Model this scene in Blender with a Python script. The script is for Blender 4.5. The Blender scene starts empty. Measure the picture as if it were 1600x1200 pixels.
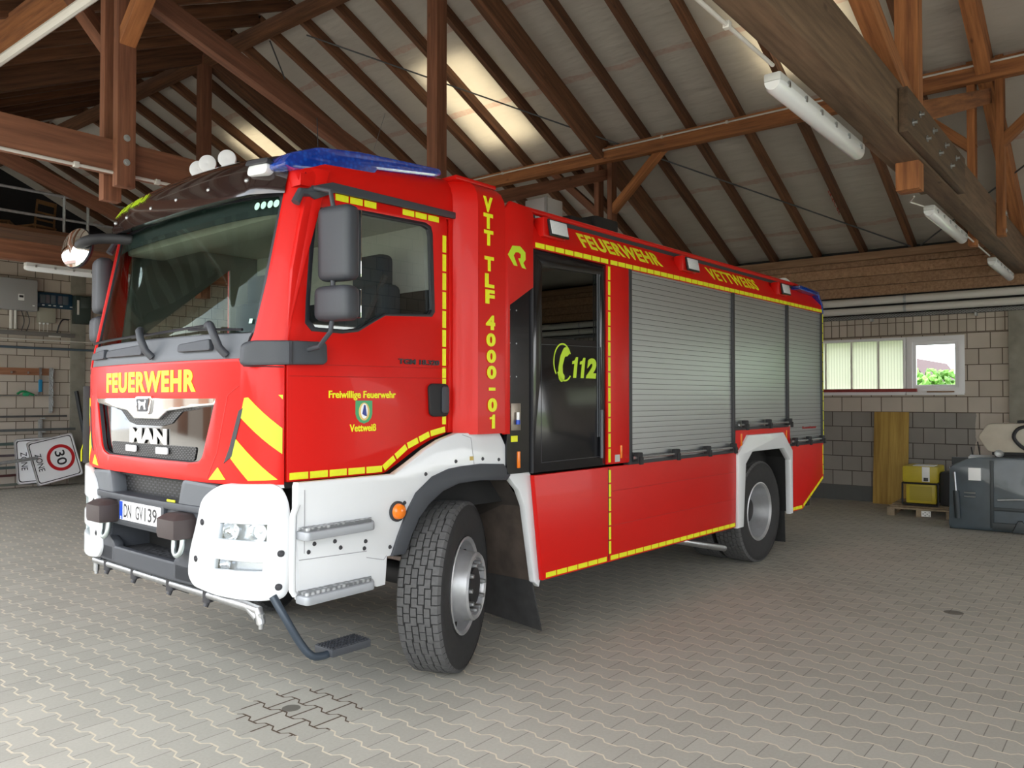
import bpy, bmesh, math, random
from mathutils import Vector, Matrix
random.seed(7)
sc = bpy.context.scene
COL = sc.collection

# ------------------------------------------------------------------ camera
cam_d = bpy.data.cameras.new('camera'); cam = bpy.data.objects.new('camera', cam_d); COL.objects.link(cam)
YAW, PITCH, FPX = math.radians(38.72), math.radians(1.1), 1252.0
cam_d.sensor_width = 36.0; cam_d.lens = FPX/1600*36.0; cam_d.clip_start = 0.05; cam_d.clip_end = 400
fw = Vector((math.cos(YAW)*math.cos(PITCH), math.sin(YAW)*math.cos(PITCH), math.sin(PITCH)))
rt = Vector((math.sin(YAW), -math.cos(YAW), 0)); up = rt.cross(fw)
cam.matrix_world = Matrix(((rt.x, up.x, -fw.x, -3.717), (rt.y, up.y, -fw.y, -3.287), (rt.z, up.z, -fw.z, 1.68), (0, 0, 0, 1)))
sc.camera = cam
# ------------------------------------------------------------------ exposure
vs = sc.view_settings
vs.view_transform = 'Standard'; vs.look = 'None'; vs.gamma = 1.0; vs.use_curve_mapping = False
vs.exposure = 1.15
# ------------------------------------------------------------------ sky
w = bpy.data.worlds.new('sky'); sc.world = w; w.use_nodes = True
nt = w.node_tree; nt.nodes.clear()
sky = nt.nodes.new('ShaderNodeTexSky'); sky.sky_type = 'NISHITA'; sky.sun_disc = False
sky.sun_elevation = math.radians(48); sky.sun_rotation = math.radians(120); sky.dust_density = 2.5; sky.ozone_density = 1.0
mixw = nt.nodes.new('ShaderNodeMix'); mixw.data_type = 'RGBA'; mixw.inputs[0].default_value = 0.85
tcw = nt.nodes.new('ShaderNodeTexCoord'); nzw = nt.nodes.new('ShaderNodeTexNoise'); nzw.inputs['Scale'].default_value = 2.2; nzw.inputs['Detail'].default_value = 5
nt.links.new(tcw.outputs['Generated'], nzw.inputs['Vector'])
crw = nt.nodes.new('ShaderNodeValToRGB'); crw.color_ramp.elements[0].position = 0.35; crw.color_ramp.elements[1].position = 0.6
crw.color_ramp.elements[0].color = (4.6, 5.6, 7.0, 1); crw.color_ramp.elements[1].color = (11.0, 10.6, 10.0, 1)
nt.links.new(nzw.outputs['Fac'], crw.inputs['Fac'])
bgw = nt.nodes.new('ShaderNodeBackground'); bgw.inputs['Strength'].default_value = 0.32
outw = nt.nodes.new('ShaderNodeOutputWorld')
nt.links.new(sky.outputs['Color'], mixw.inputs[6]); nt.links.new(crw.outputs['Color'], mixw.inputs[7])
nt.links.new(mixw.outputs[2], bgw.inputs['Color']); nt.links.new(bgw.outputs['Background'], outw.inputs['Surface'])
# ------------------------------------------------------------------ sun (high, behind the far wall side; it strikes the roof)
sun_d = bpy.data.lights.new('sun', 'SUN'); sun_d.energy = 3.2; sun_d.angle = math.radians(1.0); sun_d.color = (1.0, 0.93, 0.82)
sun = bpy.data.objects.new('sun', sun_d); COL.objects.link(sun)
sun.rotation_euler = Vector((0.20, 0.60, 0.77)).to_track_quat('Z', 'Y').to_euler()

# ------------------------------------------------------------------ materials
def nodes(name):
    m = bpy.data.materials.new(name); m.use_nodes = True
    return m, m.node_tree, m.node_tree.nodes['Principled BSDF']
def M(name, col, rough=0.5, metal=0.0, coat=0.0, var=0.0, vscale=8.0, bump=0.0, bscale=60.0, spec=None, emit=None):
    m, t, b = nodes(name)
    b.inputs['Base Color'].default_value = (*col, 1); b.inputs['Roughness'].default_value = rough; b.inputs['Metallic'].default_value = metal
    b.inputs['Coat Weight'].default_value = coat; b.inputs['Coat Roughness'].default_value = 0.03
    if spec is not None: b.inputs['Specular IOR Level'].default_value = spec
    tc = t.nodes.new('ShaderNodeTexCoord')
    if var > 0:
        n = t.nodes.new('ShaderNodeTexNoise'); n.inputs['Scale'].default_value = vscale; n.inputs['Detail'].default_value = 4
        t.links.new(tc.outputs['Object'], n.inputs['Vector'])
        r = t.nodes.new('ShaderNodeValToRGB'); r.color_ramp.elements[0].position = 0.3; r.color_ramp.elements[1].position = 0.7
        r.color_ramp.elements[0].color = (*[c*(1-var) for c in col], 1); r.color_ramp.elements[1].color = (*[min(1, c*(1+var)) for c in col], 1)
        t.links.new(n.outputs['Fac'], r.inputs['Fac']); t.links.new(r.outputs['Color'], b.inputs['Base Color'])
    if bump > 0:
        n2 = t.nodes.new('ShaderNodeTexNoise'); n2.inputs['Scale'].default_value = bscale; n2.inputs['Detail'].default_value = 3
        t.links.new(tc.outputs['Object'], n2.inputs['Vector'])
        bp = t.nodes.new('ShaderNodeBump'); bp.inputs['Strength'].default_value = bump; bp.inputs['Distance'].default_value = 0.01
        t.links.new(n2.outputs['Fac'], bp.inputs['Height']); t.links.new(bp.outputs['Normal'], b.inputs['Normal'])
    if emit: b.inputs['Emission Color'].default_value = (*emit[0], 1); b.inputs['Emission Strength'].default_value = emit[1]
    return m
def wood(name, c0, c1, rough=0.75, scale=1.0, knots=True):
    m, t, b = nodes(name); b.inputs['Roughness'].default_value = rough
    tc = t.nodes.new('ShaderNodeTexCoord'); mp = t.nodes.new('ShaderNodeMapping')
    mp.inputs['Scale'].default_value = (0.8*scale, 14*scale, 14*scale)
    oi = t.nodes.new('ShaderNodeObjectInfo'); ad = t.nodes.new('ShaderNodeVectorMath'); ad.operation = 'ADD'
    sc_ = t.nodes.new('ShaderNodeVectorMath'); sc_.operation = 'SCALE'; sc_.inputs[3].default_value = 37.0
    cx = t.nodes.new('ShaderNodeCombineXYZ'); t.links.new(oi.outputs['Random'], cx.inputs[0]); t.links.new(oi.outputs['Random'], cx.inputs[1])
    t.links.new(cx.outputs[0], sc_.inputs[0]); t.links.new(tc.outputs['Object'], ad.inputs[0]); t.links.new(sc_.outputs[0], ad.inputs[1])
    t.links.new(ad.outputs[0], mp.inputs['Vector'])
    n = t.nodes.new('ShaderNodeTexNoise'); n.inputs['Scale'].default_value = 1.6; n.inputs['Detail'].default_value = 7; n.inputs['Roughness'].default_value = 0.62
    t.links.new(mp.outputs['Vector'], n.inputs['Vector'])
    r = t.nodes.new('ShaderNodeValToRGB'); r.color_ramp.elements[0].position = 0.32; r.color_ramp.elements[1].position = 0.68
    r.color_ramp.elements[0].color = (*c0, 1); r.color_ramp.elements[1].color = (*c1, 1)
    t.links.new(n.outputs['Fac'], r.inputs['Fac'])
    hs = t.nodes.new('ShaderNodeHueSaturation'); mr = t.nodes.new('ShaderNodeMapRange'); mr.inputs[3].default_value = 0.78; mr.inputs[4].default_value = 1.2
    t.links.new(oi.outputs['Random'], mr.inputs[0]); t.links.new(mr.outputs[0], hs.inputs['Value']); t.links.new(r.outputs['Color'], hs.inputs['Color'])
    last = hs.outputs['Color']
    if knots:
        v = t.nodes.new('ShaderNodeTexVoronoi'); v.inputs['Scale'].default_value = 1.0; mk = t.nodes.new('ShaderNodeMapping'); mk.inputs['Scale'].default_value = (2.2, 5, 5)
        t.links.new(ad.outputs[0], mk.inputs['Vector']); t.links.new(mk.outputs['Vector'], v.inputs['Vector'])
        kr = t.nodes.new('ShaderNodeValToRGB'); kr.color_ramp.elements[0].position = 0.03; kr.color_ramp.elements[1].position = 0.12
        kr.color_ramp.elements[0].color = (0.35, 0.3, 0.3, 1); kr.color_ramp.elements[1].color = (1, 1, 1, 1)
        t.links.new(v.outputs['Distance'], kr.inputs['Fac'])
        mu = t.nodes.new('ShaderNodeMix'); mu.data_type = 'RGBA'; mu.blend_type = 'MULTIPLY'; mu.inputs[0].default_value = 0.8
        t.links.new(last, mu.inputs[6]); t.links.new(kr.outputs['Color'], mu.inputs[7]); last = mu.outputs[2]
    t.links.new(last, b.inputs['Base Color'])
    bp = t.nodes.new('ShaderNodeBump'); bp.inputs['Strength'].default_value = 0.35; bp.inputs['Distance'].default_value = 0.005
    t.links.new(n.outputs['Fac'], bp.inputs['Height']); t.links.new(bp.outputs['Normal'], b.inputs['Normal'])
    return m
def math_chain(t):
    def mt(op, a, b_=None, c=None):
        n = t.nodes.new('ShaderNodeMath'); n.operation = op
        for i, v in enumerate((a, b_, c)):
            if v is None: continue
            if isinstance(v, (int, float)): n.inputs[i].default_value = v
            else: t.links.new(v, n.inputs[i])
        return n.outputs[0]
    return mt

RED = M('red_paint', (0.58, 0.008, 0.005), 0.36, coat=0.06, spec=0.25, var=0.02, vscale=1.5)
RED2 = M('red_crease_shade', (0.45, 0.012, 0.010), 0.4, coat=0.3)  # darker red that draws the shade of creases and seams
WHITE = M('white_paint', (0.68, 0.70, 0.72), 0.32, coat=0.4, var=0.02, vscale=3)
YEL = M('fluorescent_yellow_film', (0.78, 0.80, 0.01), 0.45, var=0.04, vscale=60)
LIME = M('lime_film', (0.50, 0.72, 0.02), 0.45)
BLACK = M('black_gloss', (0.006, 0.006, 0.008), 0.14, coat=0.15)
BLACKM = M('black_matt', (0.012, 0.012, 0.014), 0.65)
PLAST = M('dark_grey_plastic', (0.045, 0.05, 0.06), 0.5, bump=0.15, bscale=400)
PLAST2 = M('mid_grey_plastic', (0.095, 0.105, 0.12), 0.45, bump=0.1, bscale=400)
BROWNP = M('faded_black_plastic', (0.055, 0.042, 0.042), 0.5, bump=0.1, bscale=300)
VISOR = M('smoked_visor', (0.022, 0.013, 0.012), 0.12, coat=0.6)
RUB = M('rubber', (0.018, 0.018, 0.019), 0.75, var=0.15, vscale=30)
TREAD = M('tyre_tread_rubber', (0.085, 0.085, 0.087), 0.8, var=0.12, vscale=40, bump=0.3, bscale=200)
DARKHOLE = M('recess_black', (0.01, 0.01, 0.01), 0.9)  # near-black holds the shade of holes, wheel houses and underbody
SILV = M('wheel_silver', (0.50, 0.51, 0.53), 0.38, metal=0.65, var=0.06, vscale=20)
CHROME = M('chrome', (0.85, 0.86, 0.88), 0.06, metal=1.0)
MIRR = M('mirror_glass', (0.9, 0.92, 0.92), 0.01, metal=1.0)
STEEL = M('steel', (0.42, 0.43, 0.44), 0.38, metal=0.9, var=0.1, vscale=30)
ALU = M('aluminium', (0.62, 0.63, 0.65), 0.34, metal=0.8, bump=0.05)
GALV = M('galvanised_steel', (0.45, 0.47, 0.48), 0.5, metal=0.6, var=0.15, vscale=25)
PLATEW = M('plate_white', (0.85, 0.86, 0.86), 0.4)
INK = M('black_ink', (0.015, 0.015, 0.02), 0.4)
BLUE = M('blue_plastic', (0.01, 0.06, 0.45), 0.3)
ORANGE = M('orange_lens', (0.85, 0.20, 0.01), 0.2, coat=0.6)
GREEN = M('green_enamel', (0.05, 0.33, 0.13), 0.4)
TEALDOT = M('pale_green_dot', (0.45, 0.78, 0.62), 0.4)
GREYCAP = M('grey_cap', (0.03, 0.03, 0.035), 0.5)
SEATM = M('dark_seat_cloth', (0.012, 0.022, 0.03), 0.9)
LINER = M('cab_lining', (0.50, 0.50, 0.43), 0.8); LINER2 = M('cab_side_trim', (0.20, 0.21, 0.19), 0.8)
LEDW = M('led_lens', (0.72, 0.74, 0.76), 0.25, coat=0.5, var=0.05, vscale=80)
BEACON = None
def mk_beacon():
    m, t, b = nodes('blue_beacon_lens'); b.inputs['Base Color'].default_value = (0.004, 0.055, 0.42, 1); b.inputs['Roughness'].default_value = 0.12
    b.inputs['Coat Weight'].default_value = 0.6; b.inputs['Transmission Weight'].default_value = 0.25
    tc = t.nodes.new('ShaderNodeTexCoord'); v = t.nodes.new('ShaderNodeTexVoronoi'); v.inputs['Scale'].default_value = 40
    t.links.new(tc.outputs['Object'], v.inputs['Vector'])
    r = t.nodes.new('ShaderNodeValToRGB'); r.color_ramp.elements[0].color = (0.01, 0.10, 0.60, 1); r.color_ramp.elements[1].color = (0.003, 0.04, 0.34, 1)
    r.color_ramp.elements[0].position = 0.1; r.color_ramp.elements[1].position = 0.6
    t.links.new(v.outputs['Distance'], r.inputs['Fac']); t.links.new(r.outputs['Color'], b.inputs['Base Color'])
    return m
BEACON = mk_beacon()
def mk_glass(name, tint, refl=0.12, rough=0.01):
    m = bpy.data.materials.new(name); m.use_nodes = True; t = m.node_tree; t.nodes.clear()
    o = t.nodes.new('ShaderNodeOutputMaterial'); mx = t.nodes.new('ShaderNodeMixShader'); tr = t.nodes.new('ShaderNodeBsdfTransparent'); gl = t.nodes.new('ShaderNodeBsdfGlossy')
    tr.inputs['Color'].default_value = (*tint, 1); gl.inputs['Roughness'].default_value = rough; gl.inputs['Color'].default_value = (0.95, 1.0, 0.97, 1)
    fr = t.nodes.new('ShaderNodeFresnel'); fr.inputs['IOR'].default_value = 1.5
    mt = math_chain(t); geo = t.nodes.new('ShaderNodeNewGeometry'); f = mt('MULTIPLY', mt('MAXIMUM', mt('MINIMUM', mt('ADD', fr.outputs[0], refl), 1.0), 0.0), mt('SUBTRACT', 1.0, geo.outputs['Backfacing']))
    t.links.new(f, mx.inputs[0]); t.links.new(tr.outputs[0], mx.inputs[1]); t.links.new(gl.outputs[0], mx.inputs[2]); t.links.new(mx.outputs[0], o.inputs['Surface'])
    return m
GLASS = mk_glass('windscreen_glass', (0.78, 0.83, 0.80), -0.02)
GLASSD = mk_glass('dark_tinted_glass', (0.05, 0.07, 0.08), 0.03)
GLASSL = mk_glass('lamp_glass', (0.93, 0.95, 0.97), 0.08)
GLASSW = mk_glass('window_glass', (0.93, 0.96, 0.97), 0.0)
def mk_shutter():
    m, t, b = nodes('roller_shutter_aluminium'); b.inputs['Metallic'].default_value = 0.85; b.inputs['Roughness'].default_value = 0.30
    tc = t.nodes.new('ShaderNodeTexCoord'); sx = t.nodes.new('ShaderNodeSeparateXYZ'); t.links.new(tc.outputs['Object'], sx.inputs[0]); mt = math_chain(t)
    fz = mt('FRACT', mt('MULTIPLY', sx.outputs[2], 1/0.044)); edge = mt('LESS_THAN', fz, 0.10)
    h = mt('ABSOLUTE', mt('SUBTRACT', fz, 0.55)); 
    mx = t.nodes.new('ShaderNodeMix'); mx.data_type = 'RGBA'; mx.inputs[6].default_value = (0.53, 0.56, 0.585, 1); mx.inputs[7].default_value = (0.15, 0.16, 0.17, 1)
    t.links.new(edge, mx.inputs[0]); t.links.new(mx.outputs[2], b.inputs['Base Color'])
    bp = t.nodes.new('ShaderNodeBump'); bp.inputs['Strength'].default_value = 0.16; bp.inputs['Distance'].default_value = 0.004; bp.invert = True
    t.links.new(h, bp.inputs['Height']); t.links.new(bp.outputs['Normal'], b.inputs['Normal'])
    return m
SHUT = mk_shutter()
def mk_hex(name, base, hole, s):
    m, t, b = nodes(name); b.inputs['Roughness'].default_value = 0.5
    tc = t.nodes.new('ShaderNodeTexCoord'); mt = math_chain(t); sx = t.nodes.new('ShaderNodeSeparateXYZ'); t.links.new(tc.outputs['Object'], sx.inputs[0])
    y, z = sx.outputs[1], sx.outputs[2]
    def cell(oy, oz):
        a = mt('SUBTRACT', mt('FRACT', mt('ADD', mt('MULTIPLY', y, 1/s), oy)), 0.5); c = mt('SUBTRACT', mt('FRACT', mt('ADD', mt('MULTIPLY', z, 1/(s*0.62)), oz)), 0.5)
        return mt('ADD', mt('POWER', mt('ABSOLUTE', a), 2), mt('MULTIPLY', mt('POWER', mt('ABSOLUTE', c), 2), 0.385))
    d = mt('MINIMUM', cell(0, 0), cell(0.5, 0.5)); f = mt('LESS_THAN', d, 0.085)
    mx = t.nodes.new('ShaderNodeMix'); mx.data_type = 'RGBA'; mx.inputs[6].default_value = (*base, 1); mx.inputs[7].default_value = (*hole, 1)
    t.links.new(f, mx.inputs[0]); t.links.new(mx.outputs[2], b.inputs['Base Color'])
    return m
HEX = mk_hex('honeycomb_mesh', (0.07, 0.075, 0.085), (0.003, 0.003, 0.003), 0.052)
HEXS = mk_hex('fine_honeycomb', (0.16, 0.16, 0.17), (0.004, 0.004, 0.004), 0.032)
WOOD_O = wood('orange_stained_timber', (0.17, 0.060, 0.020), (0.42, 0.165, 0.055))
WOOD_R = wood('red_brown_stained_timber', (0.13, 0.050, 0.026), (0.27, 0.110, 0.058))
WOOD_D = wood('dark_stained_timber', (0.070, 0.030, 0.014), (0.20, 0.085, 0.038))
WOOD_G = wood('weathered_grey_brown_timber', (0.075, 0.046, 0.027), (0.175, 0.110, 0.066))
WOOD_P = wood('plank_cladding', (0.23, 0.125, 0.065), (0.42, 0.255, 0.15))
WOOD_Y = wood('yellow_shuttering_board', (0.30, 0.17, 0.030), (0.55, 0.36, 0.08), scale=0.7)
WOOD_L = wood('light_chair_wood', (0.22, 0.11, 0.04), (0.36, 0.19, 0.08))
WOOD_PAL = wood('pallet_wood', (0.22, 0.17, 0.11), (0.36, 0.28, 0.19))
REDWOOD = M('red_painted_board', (0.22, 0.02, 0.018), 0.6, var=0.15)
WPIPE = M('white_plastic_pipe', (0.62, 0.60, 0.56), 0.5)
CONC = M('concrete', (0.26, 0.245, 0.205), 0.9, var=0.16, vscale=5, bump=0.3, bscale=40)

def mk_floor():
    m, t, b = nodes('interlocking_concrete_pavers'); b.inputs['Roughness'].default_value = 0.82
    mt = math_chain(t); tc = t.nodes.new('ShaderNodeTexCoord'); sx = t.nodes.new('ShaderNodeSeparateXYZ'); t.links.new(tc.outputs['Object'], sx.inputs[0])
    U, V = 0.20, 0.155
    wob = t.nodes.new('ShaderNodeTexNoise'); wob.inputs['Scale'].default_value = 0.6; t.links.new(tc.outputs['Object'], wob.inputs['Vector'])
    u = mt('MULTIPLY', sx.outputs[1], 1/U); v = mt('ADD', mt('MULTIPLY', sx.outputs[0], 1/V), mt('MULTIPLY', wob.outputs['Fac'], 0.25))
    tri = mt('SUBTRACT', mt('MULTIPLY', mt('PINGPONG', u, 0.5), 4.0), 1.0)
    s = mt('MAXIMUM', mt('MINIMUM', mt('MULTIPLY', tri, 3.2), 1.0), -1.0)
    kb = mt('ROUND', v); par = mt('ABSOLUTE', mt('MODULO', kb, 2.0)); sg = mt('SUBTRACT', 1.0, mt('MULTIPLY', par, 2.0))
    r = mt('SUBTRACT', mt('SUBTRACT', v, kb), mt('MULTIPLY', mt('MULTIPLY', sg, s), 0.10))
    d1 = mt('MULTIPLY', mt('ABSOLUTE', r), V)
    row = mt('SUBTRACT', kb, mt('LESS_THAN', r, 0.0)); rp = mt('ABSOLUTE', mt('MODULO', row, 2.0))
    uu = mt('ADD', u, mt('MULTIPLY', rp, 0.5)); d2 = mt('MULTIPLY', mt('ABSOLUTE', mt('SUBTRACT', uu, mt('ROUND', uu))), U)
    zig = mt('LESS_THAN', d1, 0.0055); crs = mt('LESS_THAN', d2, 0.0022)
    # stone colour
    cb = t.nodes.new('ShaderNodeCombineXYZ'); t.links.new(row, cb.inputs[0]); t.links.new(mt('ROUND', mt('SUBTRACT', uu, 0.5)), cb.inputs[1])
    wn = t.nodes.new('ShaderNodeTexWhiteNoise'); t.links.new(cb.outputs[0], wn.inputs['Vector'])
    n = t.nodes.new('ShaderNodeTexNoise'); n.inputs['Scale'].default_value = 0.55; n.inputs['Detail'].default_value = 6; n.inputs['Roughness'].default_value = 0.6; t.links.new(tc.outputs['Object'], n.inputs['Vector'])
    n2 = t.nodes.new('ShaderNodeTexNoise'); n2.inputs['Scale'].default_value = 60; n2.inputs['Detail'].default_value = 3; t.links.new(tc.outputs['Object'], n2.inputs['Vector'])
    f = mt('ADD', mt('MULTIPLY', wn.outputs['Value'], 0.16), mt('ADD', mt('MULTIPLY', n.outputs['Fac'], 0.62), mt('MULTIPLY', n2.outputs['Fac'], 0.25)))
    cr = t.nodes.new('ShaderNodeValToRGB'); cr.color_ramp.elements[0].position = 0.3; cr.color_ramp.elements[1].position = 0.8
    cr.color_ramp.elements[0].color = (0.312, 0.304, 0.268, 1); cr.color_ramp.elements[1].color = (0.465, 0.452, 0.398, 1); t.links.new(f, cr.inputs['Fac'])
    def mixc(fac, a, bcol):
        q = t.nodes.new('ShaderNodeMix'); q.data_type = 'RGBA'
        if isinstance(fac, (int, float)): q.inputs[0].default_value = fac
        else: t.links.new(fac, q.inputs[0])
        for i, c in ((6, a), (7, bcol)):
            if isinstance(c, tuple): q.inputs[i].default_value = (*c, 1)
            else: t.links.new(c, q.inputs[i])
        return q.outputs[2]
    c = mixc(mt('MULTIPLY', crs, 0.75), cr.outputs['Color'], (0.11, 0.10, 0.085))
    # sand in the zigzag joints; missing sand in one patch beside the front wheel
    def blob(cx, cy, rad):
        dx = mt('SUBTRACT', sx.outputs[0], cx); dy = mt('SUBTRACT', sx.outputs[1], cy)
        return mt('LESS_THAN', mt('ADD', mt('MULTIPLY', dx, dx), mt('MULTIPLY', dy, dy)), rad*rad)
    bl = blob(-1.03, 0.33, 0.33)
    sand = mixc(mt('MULTIPLY', n.outputs['Fac'], 0.5), (0.66, 0.60, 0.47), (0.40, 0.36, 0.28)); sand = mixc(bl, sand, (0.075, 0.05, 0.03))
    c = mixc(zig, c, sand); c = mixc(mt('MULTIPLY', bl, mt('LESS_THAN', d2, 0.006)), c, (0.075, 0.05, 0.03))
    # oil spots
    for cx, cy, rad, a in ((-1.04, 0.40, 0.05, 0.75), (3.417, -2.031, 0.07, 0.75)):
        c = mixc(mt('MULTIPLY', blob(cx, cy, rad), a), c, (0.05, 0.043, 0.033))
    t.links.new(c, b.inputs['Base Color'])
    hgt = mt('SUBTRACT', mt('ADD', 1.0, mt('MULTIPLY', n2.outputs['Fac'], 0.25)), mt('ADD', mt('MULTIPLY', zig, 0.6), mt('MULTIPLY', crs, 0.9)))
    bp = t.nodes.new('ShaderNodeBump'); bp.inputs['Strength'].default_value = 0.5; bp.inputs['Distance'].default_value = 0.006
    t.links.new(hgt, bp.inputs['Height']); t.links.new(bp.outputs['Normal'], b.inputs['Normal'])
    return m
FLOOR = mk_floor()

def mk_block(name, horiz, zoff, hoff, pitch, dark_zone, soldier):
    """block masonry: horiz = 0 for x, 1 for y"""
    m, t, b = nodes(name); b.inputs['Roughness'].default_value = 0.9
    mt = math_chain(t); tc = t.nodes.new('ShaderNodeTexCoord'); sx = t.nodes.new('ShaderNodeSeparateXYZ'); t.links.new(tc.outputs['Object'], sx.inputs[0])
    H = sx.outputs[horiz]; Z = sx.outputs[2]
    cv = t.nodes.new('ShaderNodeCombineXYZ'); t.links.new(mt('ADD', H, hoff), cv.inputs[0]); t.links.new(mt('ADD', Z, zoff), cv.inputs[1])
    def brick(w, h, off):
        k = t.nodes.new('ShaderNodeTexBrick'); k.inputs['Scale'].default_value = 1; k.inputs['Brick Width'].default_value = w; k.inputs['Row Height'].default_value = h
        k.inputs['Mortar Size'].default_value = 0.007; k.inputs['Mortar Smooth'].default_value = 0.1; k.offset = off; k.inputs['Bias'].default_value = 0
        k.inputs['Color1'].default_value = (0.43, 0.375, 0.315, 1); k.inputs['Color2'].default_value = (0.52, 0.46, 0.395, 1); k.inputs['Mortar'].default_value = (0.13, 0.10, 0.078, 1)
        return k
    k1 = brick(0.31, pitch, 0.5); t.links.new(cv.outputs[0], k1.inputs['Vector']); c = k1.outputs['Color']
    def mixc(fac, a, bcol, mode='MIX'):
        q = t.nodes.new('ShaderNodeMix'); q.data_type = 'RGBA'; q.blend_type = mode
        if isinstance(fac, (int, float)): q.inputs[0].default_value = fac
        else: t.links.new(fac, q.inputs[0])
        for i, cc in ((6, a), (7, bcol)):
            if isinstance(cc, tuple): q.inputs[i].default_value = (*cc, 1)
            else: t.links.new(cc, q.inputs[i])
        return q.outputs[2]
    if soldier:
        k2 = brick(0.126, 0.2, 0.0); cv2 = t.nodes.new('ShaderNodeCombineXYZ'); t.links.new(mt('ADD', H, 0.04), cv2.inputs[0]); t.links.new(mt('SUBTRACT', Z, 2.717), cv2.inputs[1]); t.links.new(cv2.outputs[0], k2.inputs['Vector'])
        c = mixc(mt('GREATER_THAN', Z, 2.717), c, k2.outputs['Color'])
        c = mixc(mt('LESS_THAN', mt('ABSOLUTE', mt('SUBTRACT', Z, 2.717)), 0.005), c, (0.10, 0.075, 0.058))
    n = t.nodes.new('ShaderNodeTexNoise'); n.inputs['Scale'].default_value = 2.2; n.inputs['Detail'].default_value = 5; t.links.new(tc.outputs['Object'], n.inputs['Vector'])
    r = t.nodes.new('ShaderNodeValToRGB'); r.color_ramp.elements[0].color = (0.8, 0.8, 0.8, 1); r.color_ramp.elements[1].color = (1.12, 1.12, 1.12, 1); t.links.new(n.outputs['Fac'], r.inputs['Fac'])
    c = mixc(1.0, c, r.outputs['Color'], 'MULTIPLY')
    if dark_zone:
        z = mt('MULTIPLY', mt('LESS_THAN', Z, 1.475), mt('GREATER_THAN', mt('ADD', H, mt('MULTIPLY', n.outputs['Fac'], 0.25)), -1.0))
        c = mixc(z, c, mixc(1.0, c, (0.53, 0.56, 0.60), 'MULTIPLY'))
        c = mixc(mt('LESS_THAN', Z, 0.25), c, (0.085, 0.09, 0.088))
    t.links.new(c, b.inputs['Base Color'])
    bp = t.nodes.new('ShaderNodeBump'); bp.inputs['Strength'].default_value = 0.5; bp.inputs['Distance'].default_value = 0.006
    t.links.new(mt('SUBTRACT', 1.0, k1.outputs['Fac']), bp.inputs['Height']); t.links.new(bp.outputs['Normal'], b.inputs['Normal'])
    return m
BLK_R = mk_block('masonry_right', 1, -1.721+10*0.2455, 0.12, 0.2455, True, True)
BLK_L = mk_block('masonry_left', 0, 0.0, 0.05, 0.252, False, False)

def mk_underlay():
    m = bpy.data.materials.new('roof_underlay_foil'); m.use_nodes = True; t = m.node_tree; t.nodes.clear(); mt = math_chain(t)
    o = t.nodes.new('ShaderNodeOutputMaterial'); df = t.nodes.new('ShaderNodeBsdfDiffuse'); tl = t.nodes.new('ShaderNodeBsdfTranslucent'); mx = t.nodes.new('ShaderNodeMixShader'); mx.inputs[0].default_value = 0.30
    tc = t.nodes.new('ShaderNodeTexCoord'); sx = t.nodes.new('ShaderNodeSeparateXYZ'); t.links.new(tc.outputs['Object'], sx.inputs[0])
    n = t.nodes.new('ShaderNodeTexNoise'); n.inputs['Scale'].default_value = 1.5; n.inputs['Detail'].default_value = 5; t.links.new(tc.outputs['Object'], n.inputs['Vector'])
    wv = mt('FRACT', mt('ADD', mt('MULTIPLY', sx.outputs[0], 1/1.3), mt('MULTIPLY', n.outputs['Fac'], 0.12)))
    band = mt('LESS_THAN', mt('ABSOLUTE', mt('SUBTRACT', wv, 0.5)), 0.035)
    n3 = t.nodes.new('ShaderNodeTexNoise'); n3.inputs['Scale'].default_value = 14; t.links.new(tc.outputs['Object'], n3.inputs['Vector'])
    band = mt('MULTIPLY', band, mt('MULTIPLY', n3.outputs['Fac'], 0.7))
    cr = t.nodes.new('ShaderNodeValToRGB'); cr.color_ramp.elements[0].color = (0.54, 0.50, 0.445, 1); cr.color_ramp.elements[1].color = (0.68, 0.635, 0.57, 1); t.links.new(n.outputs['Fac'], cr.inputs['Fac'])
    q = t.nodes.new('ShaderNodeMix'); q.data_type = 'RGBA'; q.inputs[7].default_value = (0.50, 0.22, 0.16, 1); t.links.new(band, q.inputs[0]); t.links.new(cr.outputs['Color'], q.inputs[6])
    t.links.new(q.outputs[2], df.inputs['Color']); t.links.new(q.outputs[2], tl.inputs['Color'])
    mp = t.nodes.new('ShaderNodeMapping'); mp.inputs['Scale'].default_value = (3.0, 0.7, 3.0); t.links.new(tc.outputs['Object'], mp.inputs['Vector'])
    n4 = t.nodes.new('ShaderNodeTexNoise'); n4.inputs['Scale'].default_value = 1.6; n4.inputs['Detail'].default_value = 3; t.links.new(mp.outputs['Vector'], n4.inputs['Vector'])
    bp = t.nodes.new('ShaderNodeBump'); bp.inputs['Strength'].default_value = 0.9; bp.inputs['Distance'].default_value = 0.05
    t.links.new(n4.outputs['Fac'], bp.inputs['Height']); t.links.new(bp.outputs['Normal'], df.inputs['Normal'])
    t.links.new(df.outputs[0], mx.inputs[1]); t.links.new(tl.outputs[0], mx.inputs[2]); t.links.new(mx.outputs[0], o.inputs['Surface'])
    return m
UNDER = mk_underlay()
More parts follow.
